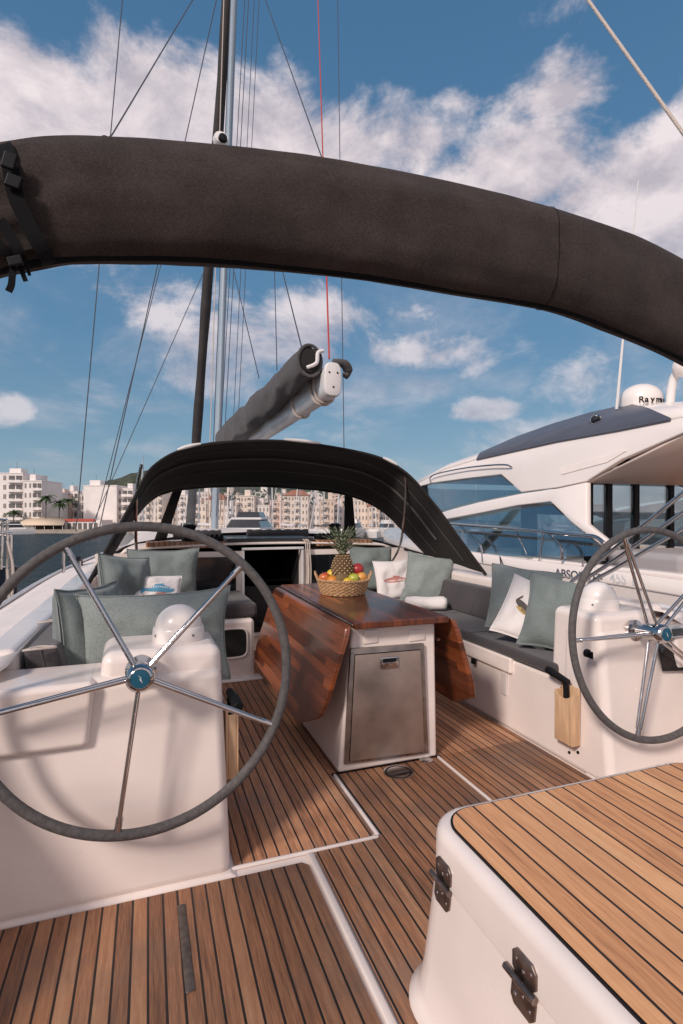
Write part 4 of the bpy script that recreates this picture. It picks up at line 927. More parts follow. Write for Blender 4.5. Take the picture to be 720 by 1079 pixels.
# wheelhouse windscreen and interior
a=[my(438,513.5,.05),my(445,586,.05)]; b=mirror(a)
mb=MB(); fw=[v+Vector((0,.9,0)) for v in a]; 
mb.add([a[0],a[1],Vector((XM-.9,a[1].y+1.3,a[1].z)),Vector((XM-.9,a[0].y+.5,a[0].z)),Vector((XM+.9,a[0].y+.5,a[0].z)),Vector((XM+.9,a[1].y+1.3,a[1].z)),b[1],b[0]],[(0,1,2,3),(3,2,5,4),(4,5,6,7)]); mb.build('windscreen',M['window'],MY,norm=False,solid=.015)
mb=MB(); mb.box(6.3,8.9,6.4,6.9,.65,.85); mb.box(6.0,6.9,8.3,9.3,.65,1.0); mb.box(8.2,9.0,7.2,9.3,.65,.9); mb.build('saloon_seat',mat('saloon_grey',(.10,.10,.11),.6),MY,bevel=.05)
mb=MB(); 
for (px0,px1) in ((549,561),): 
    q=[my(px0,532,.35),my(px1,530,.35),my(px1,586,.35),my(px0,586,.35)]; mb.prism(q,(.1,0,0))
q=[my(549,531,.36),my(588,531,.36),my(600,543,.36),my(549,541,.36)]; mb.prism(q,(1.0,0,0))
mb.build('window_post',mat('dark_post',(.05,.06,.07),.4),MY)
# rails, dome, aerials, searchlight
o=Vector((-.09,0,0))
MB().tube(spline([my(455,509)+o*.3,my(460,501)+o,my(490,494)+o,my(520,490.5)+o,my(538,490)+o,my(541,492.5)+o*.3],24),.014,8).build('grab_rail',M['steel'],MY)
def rp(x,y): return at(x,y,X=5.17)
MB().tube(spline([rp(455,551),rp(500,554),rp(560,559),rp(600,563),rp(625,565),rp(636,572),rp(637,577)],40),.025,10).build('side_rail',M['steel'],MY)
for (q) in ([(484,553),(497,565),(507,576),(509,592)],[(487,553),(488,570),(489,592)],[(575,560),(585,568),(592,578),(592,590)],[(574,560),(571,575),(568,592)],[(543,557),(549,570),(555,584)]):
    MB().tube(spline([rp(x,y) for x,y in q],14),.02 if len(q)>3 else .009,8).build('stanchion',M['steel'],MY)
for q in ([(529,586),(535,600),(545,618)],[(529,586),(532,604),(540,622)]): MB().tube(spline([rp(x,y)+Vector((-.04,0,0)) for x,y in q],10),.007,6).build('fender_rope',M['black'],MY)
MB().tube([rp(614,588),rp(614,608),],.009,6).build('stanchion',M['steel'],MY)
p=at(675.5,431,X=6.95); R_=.30
dome=MB().lathe([(.0,-.25),(R_*.9,-.25),(R_*.97,-.02),(R_,.10)]+[(R_*math.cos(a),.13+.24*math.sin(a)) for a in [PI/2*i/10 for i in range(11)]],p,n=40).build('radar_dome',M['dome'],MY)
def put_text(txt,size,pos,xa,ya,m,parent,name='lettering',depth=.002,shear=0,sx_=1):
    me=text_mesh(txt,size,depth,shear); xa=Vector(xa).normalized(); ya=Vector(ya).normalized(); za=xa.cross(ya)
    for v in me.vertices: v.co=Vector(pos)-ORG[parent.name]+xa*v.co.x*sx_+ya*v.co.y+za*v.co.z
    me.materials.clear(); me.materials.append(M[m]); o=bpy.data.objects.new(name,me); C.objects.link(o); o.parent=parent; ORG[o.name]=ORG[parent.name]; return o
# dome lettering wraps the dome: place each letter round it
word='Raymarine'; 
for i,ch in enumerate(word):
    ang=math.atan2(-p.y,-p.x)+.02+.26*i*1.0-.0
    n_=Vector((math.cos(ang),math.sin(ang),0)); xa=Vector((-math.sin(ang),math.cos(ang),0))
    put_text(ch,.125,p+n_*(R_+.004)-xa*.035+Vector((0,0,.045)),xa,(0,0,1),'black',dome,'letter')
MB().tube([at(650,431,X=6.5),at(661,310,X=6.5),at(673,190,X=6.5)],[.022,.013,.006],8).build('aerial',M['white'],MY)
MB().tube(spline([at(705,440,X=7.1),at(708,410,X=7.1),at(712,395,X=7.1),at(722,388,X=7.1)],16),.06,10).build('light_mast',M['white'],MY)
p=at(722,386,X=7.1); MB().sphere(p,(.16,.16,.15)).build('satellite_dome',M['dome'],MY)
p=at(629,443,X=6.2)
sl=MB().lathe([(.0,0),(.07,0),(.085,.03),(.085,.13),(.0,.15)][::-1],p+Vector((-.05,-.03,-.0)),axis=(.75,.6,.1),n=20).build('searchlight',M['steel'],MY)
MB().lathe([(.0,0),(.062,0),(.06,.006),(.0,.01)],p+Vector((-.055,-.034,0)),axis=(-.75,-.6,-.1),n=18).build('lens',M['blackgloss'],sl)
q=at(585,607,X=5.165); put_text('ABSOLUTE',.15,Vector((5.165,q.y,q.z-.0)),(0,-1,0),(0,0,1),'myroof',MY,sx_=1.12)
q=at(643,612,X=5.165); put_text('45S T',.16,Vector((5.165,q.y,q.z-.01)),(0,-1,0),(0,0,1),'alu',MY)

# ================================================================ SETTING: WATER, SHORE, HILLS
TILT=.0212   # the boat sits a little bow-up, so the sea drops ahead of her
def sea(x,y): return -.62-TILT*(x*SN+y*CS)
def bg(px,py,d): return at(px,py,d=d)
def base_at(px,d,h=0):
    p=at(px,544,d=d); p.z=sea(p.x,p.y)+h; return p
mb=MB(); S_=1500
mb.add([(x,y,sea(x,y)) for x,y in ((-S_,-S_),(S_,-S_),(S_,S_),(-S_,S_))],[(0,1,2,3)])
wm=bpy.data.materials.new('harbour_water'); wm.use_nodes=True; nt=wm.node_tree; b=nt.nodes['Principled BSDF']; N=nt.nodes.new; L=nt.links.new
b.inputs['Base Color'].default_value=(.012,.034,.046,1); b.inputs['Specular IOR Level'].default_value=.2; b.inputs['Roughness'].default_value=.12
tc=N('ShaderNodeTexCoord'); mpn=N('ShaderNodeMapping'); mpn.inputs['Rotation'].default_value=(0,0,.4); mpn.inputs['Scale'].default_value=(1,1.9,1); L(tc.outputs['Object'],mpn.inputs[0])
n1=N('ShaderNodeTexNoise'); n1.inputs['Scale'].default_value=.30; n1.inputs['Detail'].default_value=9; n1.inputs['Roughness'].default_value=.62; n1.inputs['Distortion'].default_value=.4; L(mpn.outputs[0],n1.inputs['Vector'])
bp=N('ShaderNodeBump'); bp.inputs['Strength'].default_value=1; bp.inputs['Distance'].default_value=1.1; L(n1.outputs[0],bp.inputs['Height']); L(bp.outputs[0],b.inputs['Normal'])
df=N('ShaderNodeBsdfDiffuse'); df.inputs[0].default_value=(.016,.042,.055,1); gl_=N('ShaderNodeBsdfGlossy'); gl_.inputs['Roughness'].default_value=.12; L(bp.outputs[0],df.inputs['Normal']); L(bp.outputs[0],gl_.inputs['Normal'])
lw=N('ShaderNodeLayerWeight'); lw.inputs['Blend'].default_value=.5; L(bp.outputs[0],lw.inputs['Normal']); fr_=N('ShaderNodeMapRange'); fr_.inputs[3].default_value=.03; fr_.inputs[4].default_value=.55; L(math_node(nt,'POWER',lw.outputs['Facing'],4.0),fr_.inputs[0])
mxw=N('ShaderNodeMixShader'); L(fr_.outputs[0],mxw.inputs[0]); L(df.outputs[0],mxw.inputs[1]); L(gl_.outputs[0],mxw.inputs[2]); L(mxw.outputs[0],nt.nodes['Material Output'].inputs[0])
w=mb.build('sea',wm,None,org=Vector((0,0,0))); tag(w,kind='structure')
def land(name,pts,h,m,depth):
    mb=MB(); fr=[base_at(px,d) for px,d in pts]
    mb.add([p+Vector((0,0,-.5)) for p in fr]+[p+Vector((0,0,h)) for p in fr]+[p+FX*depth+Vector((0,0,h-TILT*depth+.02*depth)) for p in fr],[(i,i+1,len(fr)+i+1,len(fr)+i) for i in range(len(fr)-1)]+[(len(fr)+i,len(fr)+i+1,2*len(fr)+i+1,2*len(fr)+i) for i in range(len(fr)-1)])
    o=mb.build(name,m,None,org=Vector((0,0,0)),norm=False); tag(o,kind='structure'); return o
land('quay',[(-500,190),(-100,182),(130,178),(300,172),(560,170),(1100,200)],1.3,mat('quay_stone',(.32,.27,.23),.8,var=.2,vscale=.5),260)
def hillf(px0,px1,prof,d,name,m,depth=160,n=90):
    mb=MB()
    def f(u,v):
        px=px0+(px1-px0)*u; x=u*(len(prof)-1); i=min(int(x),len(prof)-2); t=x-i; t=t*t*(3-2*t); yy=prof[i]*(1-t)+prof[i+1]*t
        top=at(px,yy,d=d); b_=base_at(px,d-depth); pp=b_.lerp(top,v); k=math.sin(v*PI/2)
        pp.z=b_.z+(top.z-b_.z)*k+noise.noise(Vector((pp.x*.02,pp.y*.02,0)))*4*v+noise.noise(Vector((pp.x*.12,pp.y*.12,1)))*1.8*v+noise.noise(Vector((pp.x*.5,pp.y*.5,1)))*1.0*v
        return pp
    mb.grid(f,n,20); mb.grid(lambda u,v: f(u,1)+FX*300*v+Vector((0,0,-60*v*v)),n,4)
    o=mb.build(name,m,None,org=Vector((0,0,0)),norm=False); tag(o,kind='structure')
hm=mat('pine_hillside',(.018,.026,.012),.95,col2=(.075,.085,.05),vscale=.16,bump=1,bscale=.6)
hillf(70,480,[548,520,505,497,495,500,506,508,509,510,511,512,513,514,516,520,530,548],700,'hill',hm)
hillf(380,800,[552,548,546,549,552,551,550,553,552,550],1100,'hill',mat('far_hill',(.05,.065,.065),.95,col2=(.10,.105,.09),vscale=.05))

# ---------------------------------------------------------------- buildings
wcol={'white':(.76,.70,.67),'cream':(.78,.67,.58),'beige':(.70,.57,.48),'pink':(.72,.56,.49),'sand':(.74,.61,.52),'grey':(.55,.50,.48)}
bm_={k:mat('render_'+k,v,.85,var=.06,vscale=.4) for k,v in wcol.items()}
wing=mat('dark_window',(.13,.12,.115),.2); wing2=mat('pale_window',(.26,.235,.22),.2); shut=mat('brown_shutter',(.34,.24,.18),.6); tile=mat('terracotta_tiles',(.40,.15,.08),.8,var=.2,vscale=2); shade=mat('awning_canvas',(.66,.52,.38),.8); redaw=mat('red_awning',(.45,.07,.05),.7)
gid=[0]
def building(label,px0,px1,ytop,d,col,rows,cols,balc=(),winh=.48,depth=12,roof='flat',blank=False,yaw=0,cat='building',extra=True):
    gid[0]+=1
    pm=(px0+px1)/2; B0=base_at(pm,d,1.3+.02*0); topz=at(pm,ytop,d=d).z; W=(px1-px0)/F*d; H=topz-B0.z
    o=thing('building',label,cat,B0,'buildings along the harbour front')
    r=(RX*math.cos(yaw)+FX*math.sin(yaw)); f=(FX*math.cos(yaw)-RX*math.sin(yaw)); up=Vector((0,0,1))
    def P(a,b_,z): return B0+r*a+f*b_+up*z
    mb=MB(); mb.prism([P(-W/2,0,-1),P(W/2,0,-1),P(W/2,depth,-1),P(-W/2,depth,-1)],(0,0,H+1)); mb.build('wall',bm_[col],o)
    if roof=='flat':
        mb=MB()
        mb.prism([P(-W/2-.15,-.15,H+.002),P(W/2+.15,-.15,H+.002),P(W/2+.15,depth+.15,H+.002),P(-W/2-.15,depth+.15,H+.002)],(0,0,.3)); mb.build('parapet',bm_[col],o)
        if extra:
            a=random.uniform(-.3,.3)*W; mb=MB(); mb.prism([P(a-W*.16,2,H+.303),P(a+W*.16,2,H+.303),P(a+W*.16,6,H+.303),P(a-W*.16,6,H+.303)],(0,0,random.uniform(1.6,2.6))); mb.build('roof_hut',bm_[col],o)
            MB().tube([P(a,3,H+2),P(a,3,H+4.5)],.06,5).build('aerial',M['wire'],o)
    else:
        mb=MB(); mb.add([P(-W/2-.4,-.4,H+.002),P(W/2+.4,-.4,H+.002),P(W/2+.4,depth+.4,H+.002),P(-W/2-.4,depth+.4,H+.002),P(-W/4,depth/2,H+2),P(W/4,depth/2,H+2)],[(0,1,5,4),(1,2,5),(2,3,4,5),(3,0,4),(3,2,1,0)]); mb.build('roof',tile,o)
    if blank: return o
    fh=H/rows; proto=None; protob=None
    for j in range(rows):
        for i in range(cols):
            a=-W/2+W*(i+.5)/cols; z=fh*j+fh*.28
            ww=W/cols*(.84 if i in balc else .40); 
            if proto is None or i in balc and protob is None:
                mb=MB(); mb.prism([P(a-ww/2,-.06,z),P(a+ww/2,-.06,z),P(a+ww/2,-.06,z+fh*winh),P(a-ww/2,-.06,z+fh*winh)],f*.05); c_=mb.build('window',(wing if i in balc else (wing2 if (gid[0])%3 else shut)),o); c0_=Vector((a,z,0))
                if i in balc: protob=(c_,a,z)
                else: proto=(c_,a,z)
            else:
                src,a0,z0=protob if i in balc else proto
                c_=src.copy(); C.objects.link(c_); c_.parent=o; c_.location=r*(a-a0)+up*(z-z0)
            if i in balc and j>0:
                bw=W/cols*.9; mb=MB(); zz=fh*j+.02
                mb.prism([P(a-bw/2,-1.3,zz),P(a+bw/2,-1.3,zz),P(a+bw/2,-.001,zz),P(a-bw/2,-.001,zz)],(0,0,.18)); mb.prism([P(a-bw/2,-1.3,zz+.182),P(a+bw/2,-1.3,zz+.182),P(a+bw/2,-1.2,zz+.182),P(a-bw/2,-1.2,zz+.182)],(0,0,.8)); mb.build('balcony',bm_[col],o)
    return o
building('tall white apartment block with stacked balconies, nearest the small palms',-14,24,499,190,'white',6,5,(3,4),.5,16)
building('white six-storey block with rows of small balconies beside the taller block',24.5,44,507,188,'white',5,4,(2,3),.5,14)
building('low white house with flat roof beyond the palms, beside the apartment blocks',45,58,519,215,'white',3,3,(1,),.45,10)
building('pinkish stepped house behind the palms on the waterfront',58.5,70,522,225,'pink',3,3,(),.45,10)
building('white terrace house above the restaurant, with a red lower awning',70.5,82,518,230,'white',4,3,(0,2),.5,10)
building('narrow grey house between the terrace and the blank-walled block',82.5,90,521,226,'grey',4,2,(1,),.5,10)
building('big white block with a blank windowless wall facing the harbour',88,123,512,195,'white',5,4,(),.5,18,blank=True)
building('white balcony wing joined beside the blank-walled block',123.5,140,515,197,'white',5,3,(1,2),.5,14)
rb=random.Random(11)
front=[(141,154,529,'white'),(154.5,171,519,'cream'),(171.5,186,531,'beige'),(186.5,204,522,'white'),(204.5,217,532,'cream'),(217.5,236,526,'sand'),(236.5,249,534,'white'),(249.5,268,523,'cream'),(268.5,284,533,'white'),(284.5,299,528,'pink'),(299.5,325,522,'cream'),(325.5,337,533,'white'),(337.5,352,527,'beige'),(352.5,366,535,'white'),(366.5,388,526,'cream'),(388.5,400,533,'sand'),(400.5,421,528,'white'),(421.5,436,536,'cream'),(436.5,452,540,'white')]
fl=['low white house','cream balcony block','low beige house','white balcony block','low cream house','sand coloured block','low white villa','cream block','low white house','narrow pink house','wide cream balcony block','small white house','beige block','little white house','cream block with broad front','small sand house','white block','low cream house','lowest white house']
fr_=['at the port edge of the hood window','beside the dark hood post','just past the dark hood post','right behind the furled headsail','beside the furled headsail','behind the pale mast','next to the pale mast','rising behind the black-windowed cruiser','beside the black-windowed cruiser','between a low white house and the wide cream block','in the middle of the hood window','beside the wide cream balcony block','before the slanting hood strip','touching the slanting hood strip','behind the slanting hood strip','just past the slanting hood strip','above the pineapple crown','past the pineapple crown','at the starboard end of the hood window']
for i,(a,b_,t,c_) in enumerate(front):
    building(fl[i]+' '+fr_[i],a,b_,t,184+rb.uniform(-3,10),c_,max(2,int((556-t)/6.2)),max(3,int((b_-a)/3.4)),(1,) if i%3==0 else (0,3) if i%3==1 else (),.45,10,roof='flat' if i%5 else 'tile')
back=[(148,166,521,'white'),(174,192,518,'sand'),(206,226,519,'white'),(232,252,520,'beige'),(262,282,518,'white'),(290,304,520,'cream'),(322,342,519,'white'),(346,364,521,'pink'),(378,398,520,'white'),(404,416,524,'cream'),(422,440,528,'white')]
for i,(a,b_,t,c_) in enumerate(back):
    building(('white','sand','white','beige','white','cream','white','pinkish','white','cream','white')[i]+' hillside block peeping over the front row, '+('behind the hood post','past the hood post','by the furled headsail','by the pale mast','over the black-windowed cruiser','behind the narrow pink house','beyond the wide cream block','before the slanting strip','behind the slanting strip','above the pineapple','near the hood side panel')[i],a,b_,t,235+rb.uniform(-5,15),c_,max(4,int((556-t)/5.0)),max(4,int((b_-a)/3.2)),(2,) if i%2 else (),.42,10)
# harbour restaurant
d=181; p0=base_at(44,d,1.3); rs=thing('restaurant','low waterfront restaurant with a wide cream awning and red sign band','restaurant',base_at(62,d,1.3))
def bq(px,y): return at(px,y,d=d)
z0=base_at(60,d,1.3).z
def bprism(name,px0,px1,y0,y1,dd,dep,m,par): 
    a=at(px0,y0,d=dd); b_=at(px1,y0,d=dd); c_=at(px1,y1,d=dd); e_=at(px0,y1,d=dd); MB().prism([a,b_,c_,e_],FX*dep).build(name,m,par)
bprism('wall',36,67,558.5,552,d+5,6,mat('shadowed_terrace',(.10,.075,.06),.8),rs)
bprism('wall',68,107,558.5,548,d+4,9,bm_['white'],rs)
mb=MB(); mb.add([at(15,553.5,d=d-2),at(67,553.5,d=d-2),at(70,545,d=d+7),at(32,545,d=d+7)],[(0,1,2,3)]); mb.build('awning',shade,rs,solid=.2)
bprism('sign_band',68,100,549.4,546.8,d+3.7,.25,redaw,rs)
for i in range(6): bprism('window',71+5.6*i,74.6+5.6*i,557.5,551,d+3.85,.1,wing,rs)
for i in range(6): p=at(18+9.6*i,558,d=d-1.5); MB().tube([p,Vector((p.x,p.y,p.z+1.6))],.09,6).build('post',bm_['white'],rs)
# palms
def palm(label,px,yb,yt,d):
    p=base_at(px,d,1.3); top=at(px,yt,d=d); h=top.z-p.z; o=thing('palm_tree',label,'palm tree',p,'palms on the waterfront')
    MB().tube([p,p+Vector((.1,0,h*.5)),p+Vector((.15,.1,h))],[.22,.17,.15],8).build('trunk',M['inkdark'],o)
    mb=MB(); c_=p+Vector((.15,.1,h))
    for k in range(26):
        a=k*2.4; el=random.uniform(-.3,1.1); L_=random.uniform(3.0,4.3); dr=Vector((math.cos(a),math.sin(a),0)); sd=Vector((-math.sin(a),math.cos(a),0)); pr=None
        for i in range(7):
            s_=i/6; q_=c_+dr*L_*s_*math.cos(el*.6)+Vector((0,0,L_*(s_*math.sin(el)-.75*s_*s_))); w_=.42*math.sin(PI*min(.98,s_+.12))
            cur=[q_-sd*w_+Vector((0,0,-.15)),q_,q_+sd*w_+Vector((0,0,-.15))]
            if pr: mb.add(pr+cur,[(0,1,4,3),(1,2,5,4)])
            pr=cur
    mb.build('crown',M['leafy'],o,norm=False)
palm('palm with full crown in front of the low white house',48,556,524,186); palm('shorter palm beside the pinkish stepped house',62,556,530,187); palm('palm before the white terrace house',72,556,528,188); palm('small palm at the foot of the tall apartment block',14,557,540,184)
# green bushes among buildings as one mass
mb=MB()
for i in range(900):
    px=random.choice([random.uniform(0,90),random.uniform(225,400)]); dd=random.uniform(190,193) if px<95 else random.uniform(210,240); p=at(px,0,d=dd); zb=base_at(px,dd,1.3).z; zz=zb+random.uniform(0,2.6 if px<95 else 17)
    r_=random.uniform(.4,1.0); q_=Vector((p.x,p.y,zz)); a=Vector((random.gauss(0,1),random.gauss(0,1),random.gauss(0,1))).normalized(); b_=a.orthogonal().normalized(); mb.add([q_-a*r_-b_*r_,q_+a*r_-b_*r_,q_+a*r_+b_*r_,q_-a*r_+b_*r_],[(0,1,2,3)])
g=mb.build('shrubbery',M['leafy'],None,org=Vector((0,0,0)),norm=False); tag(g,'dark green planting between the harbour buildings','greenery',kind='stuff')

# ---------------------------------------------------------------- moored boats
def hull_loft(L_,Bm,fb,c,yaw,fine=2.2,stern=.75):
    ca,sa=math.cos(yaw),math.sin(yaw); rings=[]
    for i in range(15):
        t=i/14; y=(t-.5)*L_; hbm=Bm/2*(stern+(1-stern)*math.sin(PI/2*min(1,t/.45))) if t<.45 else Bm/2*(1-((t-.45)/.55)**fine); hbm=max(hbm,.02); sh=fb*(1+.35*max(0,t-.4)); r=[]
        for x,z in ((-1,1),(-.97,.5),(-.85,0),(0,-.35),(.85,0),(.97,.5),(1,1)): 
            X_,Y_=x*hbm,y; r.append(Vector((c.x+X_*ca-Y_*sa,c.y+X_*sa+Y_*ca,c.z+z*sh if z>0 else c.z+z*.4)))
        rings.append(r)
    return rings
def loc(c,yaw,x,y,z): ca,sa=math.cos(yaw),math.sin(yaw); return Vector((c.x+x*ca-y*sa,c.y+x*sa+y*ca,c.z+z))
def lbox(mb,c,yaw,x0,x1,y0,y1,z0,z1,tp=.85):
    P=[loc(c,yaw,x,y,z0) for x,y in ((x0,y0),(x1,y0),(x1,y1),(x0,y1))]; xm,ym=(x0+x1)/2,(y0+y1)/2
    Q=[loc(c,yaw,xm+(x-xm)*tp,ym+(y-ym)*tp,z1) for x,y in ((x0,y0),(x1,y0),(x1,y1),(x0,y1))]
    mb.add(P+Q,[(3,2,1,0),(4,5,6,7),(0,1,5,4),(1,2,6,5),(2,3,7,6),(3,0,4,7)])
def sailboat(label,px,d,L_,yaw,mh,hm='white',lean=.0):
    c=base_at(px,d,0); o=thing('moored_sailboat',label,'sailboat',c,'sailboats moored in the harbour')
    MB().loft(hull_loft(L_,L_*.31,1.1,c,yaw)).build('hull',M[hm],o)
    mb=MB(); lbox(mb,c,yaw,-L_*.09,L_*.09,-L_*.12,L_*.2,1.12,1.65); mb.build('cabin',M['white'],o)
    m0=loc(c,yaw,0,L_*.1,1.1); MB().tube([m0,m0+Vector((lean*mh,0,mh))],[.09,.06],6).build('mast',M['mast'],o)
    bo=loc(c,yaw,0,-L_*.28,2.3); MB().tube([m0+Vector((0,0,1.3)),bo],.2,8).build('boom_cover',M['bag'] if int(px)%2 else M['whitef'],o)
    bw=loc(c,yaw,0,L_*.49,1.5); MB().tube([bw,m0+Vector((lean*mh,0,mh*.95))],.09,5).build('furled_sail',M['white'],o)
    for s_ in (-1,1): MB().tube([loc(c,yaw,s_*L_*.15,L_*.08,1.2),m0+Vector((lean*mh,0,mh*.9))],.02,4).build('shroud',M['wire'],o)
def cruiser(label,px,d,L_,yaw,hm='white'):
    c=base_at(px,d,0); o=thing('moored_cruiser',label,'motor boat',c,'motor boats moored in the harbour')
    MB().loft(hull_loft(L_,L_*.33,1.5,c,yaw,2.0,.92)).build('hull',M[hm],o)
    mb=MB(); lbox(mb,c,yaw,-L_*.135,L_*.135,-L_*.32,L_*.22,1.52,1.95,.95); mb.build('deckhouse',M['white'],o)
    mb=MB(); lbox(mb,c,yaw,-L_*.125,L_*.125,-L_*.28,L_*.17,1.955,2.75,.80); mb.build('window_band',M['blackgloss'],o)
    mb=MB(); lbox(mb,c,yaw,-L_*.118,L_*.118,-L_*.27,L_*.10,2.755,2.95,.9); mb.build('roof',M['white'],o)
    mb=MB(); lbox(mb,c,yaw,-L_*.09,L_*.09,-L_*.22,L_*.02,2.955,3.5,.85); mb.build('flybridge',M['blackgloss'] if L_>11 else M['white'],o)
    a=loc(c,yaw,0,-L_*.12,3.5); MB().tube([a,a+Vector((0,0,1.2))],.05,6).build('aerial',M['white'],o)
cruiser('white motor cruiser with black window bands seen through the middle of the hood window',262,54,13.5,2.75)
cruiser('white motor boat moored off the restaurant at the far quay',10,150,12,1.9,'white')
cruiser('small white motor boat low behind the hood, near the furled sail',197,95,8,2.9)
cruiser('white motor boat far off behind the slanting hood strip',372,100,9,2.5)
cruiser('white motor boat behind the pineapple crown, hull end on',408,110,9,3.0)
for i,(px,d,L_,yaw,mh,le,lab_) in enumerate([(152,90,10,.2,13,.0,'white sailboat seen through the port hood window'),(214,75,11,.5,14,.02,'white sailboat whose mast rises beside the pale mast'),(246,80,11,2.8,15,.0,'white sailboat moored close behind the motor cruiser with black windows'),(300,85,10,.3,13,.01,'white sailboat just past the motor cruiser with black windows'),(318,100,11,2.6,14,.0,'white sailboat in front of the long cream block'),(345,95,10,.4,13,-.01,'white sailboat left of the slanting hood strip'),(392,105,11,2.9,14,.0,'white sailboat just past the slanting hood strip'),(425,100,10,.2,13,.02,'white sailboat at the far end of the hood window')]):
    sailboat(lab_,px,d,L_,yaw,mh,lean=le)
for i,(px,d,L_,yaw,mh,lab_) in enumerate([(166,120,9,.3,12,'small white sailboat far off between the hood post and the port window edge'),(188,130,10,2.8,13,'far white sailboat beside the furled headsail'),(230,125,9,.5,12,'far white sailboat just beside the foot of the pale mast'),(286,115,10,3.0,14,'tall masted white sailboat beside the black-windowed cruiser'),(333,125,9,.4,12,'far white sailboat between two cream blocks'),(358,120,10,2.7,13,'white sailboat right in front of the little white house'),(378,135,9,.2,12,'small white sailboat by the slanting hood strip'),(412,125,10,2.9,13,'far white sailboat over the pineapple crown'),(438,120,9,.3,12,'white sailboat nearest the black hood side panel')]):
    sailboat(lab_,px,d,L_,yaw,mh)
for i,(px,d,yaw) in enumerate([(470,120,.3),(500,130,2.7),(528,125,.5),(560,135,2.9),(590,130,.2)]):
    sailboat(('white sailboat','tall white sailboat','small white sailboat','distant white sailboat','last white sailboat')[i]+' seen through the motor yacht windows, '+('nearest the hood','beyond the forward rail post','before the dark window post','behind the dark window post','nearest the glass doors')[i],px,d,(9,11,8,10,9)[i],yaw,(11,13,10,12,11)[i])
# dark-blue neighbour at the port edge with its pushpit rails
c=at(12,600,d=9)-RX*4.4; c.z=sea(c.x,c.y); nb=thing('neighbour_boat','dark blue bow with steel rails, cut by the picture edge over open water','boat',c)
MB().loft(hull_loft(9,2.6,1.05,c,-1.916,2.2,.8)).build('hull',M['navy'],nb)
mb=MB(); lbox(mb,c,-1.916,-.9,.9,-4.2,2.8,1.2,1.5,.9); mb.build('cabin',M['gel'],nb)
for k,(x0,x1,y0,y1) in enumerate(((6,9,548,640),(10,13,562,625),(1,2,548,600))): MB().tube(spline([at(x0,y1,d=8.6),at(x0+1,(y0+y1)/2,d=8.6),at(x0+1.5,y0+4,d=8.6),at(x0-1,y0,d=8.6),at(-20,y0-2,d=8.6)],20),.022,8).build('rail',M['steel'],nb)
for yy in (562,585): MB().tube([at(-25,yy,d=8.6),at(9,yy+3,d=8.6)],.015,6).build('rail',M['steel'],nb)
MB().tube(spline([at(8,570,d=8.5),at(14,600,d=8.5),at(11,640,d=8.5),at(8,600,d=8.5)],14),.02,6).build('mooring_rope',M['ropew'],nb)
# far-side pier with a parked van, seen through the yacht's glass doors
pq=MB(); a=base_at(640,28); 
pq.prism([base_at(600,30,-.5),base_at(1000,30,-.5),base_at(1000,60,-.5),base_at(600,60,-.5)],(0,0,1.7)); pr=pq.build('pier',mat('pier_concrete',(.38,.35,.33),.85,var=.15,vscale=1),None,org=Vector((0,0,0))); tag(pr,kind='structure')
vc=base_at(712,36,1.2); V=thing('parked_van','white van with a small red and blue emblem parked behind the motor yacht','van',vc)
def vp(a,b_,z): return vc+RX*a+FX*b_+Vector((0,0,z))
prf=[(-2.5,.35),(2.4,.35),(2.45,1.2),(2.35,2.15),(-.9,2.2),(-1.7,1.25),(-2.4,1.05)]
mb=MB(); mb.prism([vp(x,0,z) for x,z in prf],FX*1.9); mb.build('body',M['white'],V,bevel=.06)
MB().prism([vp(-1.45,-.008,1.3),vp(-.55,-.008,1.3),vp(-.55,-.008,1.95),vp(-.9,-.008,1.95)],FX*.02).build('window',wing,V)
MB().prism([vp(-1.72,.1,1.28),vp(-.92,.1,2.16),vp(-.92,1.8,2.16),vp(-1.72,1.8,1.28)],(-.02,0,.02)).build('windscreen',wing,V)
for x in (-1.6,1.5):
    MB().lathe([(.0,0),(.34,0),(.34,.2),(.0,.2)],vp(x,-.02,.34),axis=FX,n=20).build('wheel',M['black'],V)
MB().prism([vp(-.3,-.008,1.45),vp(0,-.008,1.45),vp(0,-.008,1.75),vp(-.3,-.008,1.75)],FX*.012).build('emblem',redaw,V)
MB().prism([vp(.06,-.008,1.5),vp(.32,-.008,1.5),vp(.32,-.008,1.8),vp(.06,-.008,1.8)],FX*.012).build('emblem',mat('emblem_blue',(.05,.12,.4),.5),V)

# ================================================================ SKY AND LIGHT
sc_=bpy.context.scene
W=bpy.data.worlds.new('World'); sc_.world=W; W.use_nodes=True; nt=W.node_tree; N=nt.nodes.new; L=nt.links.new
bgn=nt.nodes['Background']
sund=Vector((-.67,-.49,.56)).normalized()
sky=N('ShaderNodeTexSky'); sky.sky_type='NISHITA'; sky.sun_disc=False; sky.sun_elevation=math.asin(sund.z); sky.sun_rotation=math.atan2(sund.x,sund.y); sky.altitude=0; sky.air_density=1.0; sky.dust_density=.6; sky.ozone_density=2.1
tc=N('ShaderNodeTexCoord'); sep=N('ShaderNodeSeparateXYZ'); L(tc.outputs['Generated'],sep.inputs[0])
az=math_node(nt,'ARCTAN2',sep.outputs[0],sep.outputs[1]); el=math_node(nt,'ARCSINE',sep.outputs[2])
den=math_node(nt,'ADD',math_node(nt,'MAXIMUM',sep.outputs[2],0.0),.22)
cmb=N('ShaderNodeCombineXYZ'); L(math_node(nt,'DIVIDE',sep.outputs[0],den),cmb.inputs[0]); L(math_node(nt,'DIVIDE',sep.outputs[1],den),cmb.inputs[1])
def ns(vec,scale,det,rough,dist=0):
    n=N('ShaderNodeTexNoise'); n.inputs['Scale'].default_value=scale; n.inputs['Detail'].default_value=det; n.inputs['Roughness'].default_value=rough; n.inputs['Distortion'].default_value=dist; L(vec,n.inputs['Vector']); return n.outputs[0]
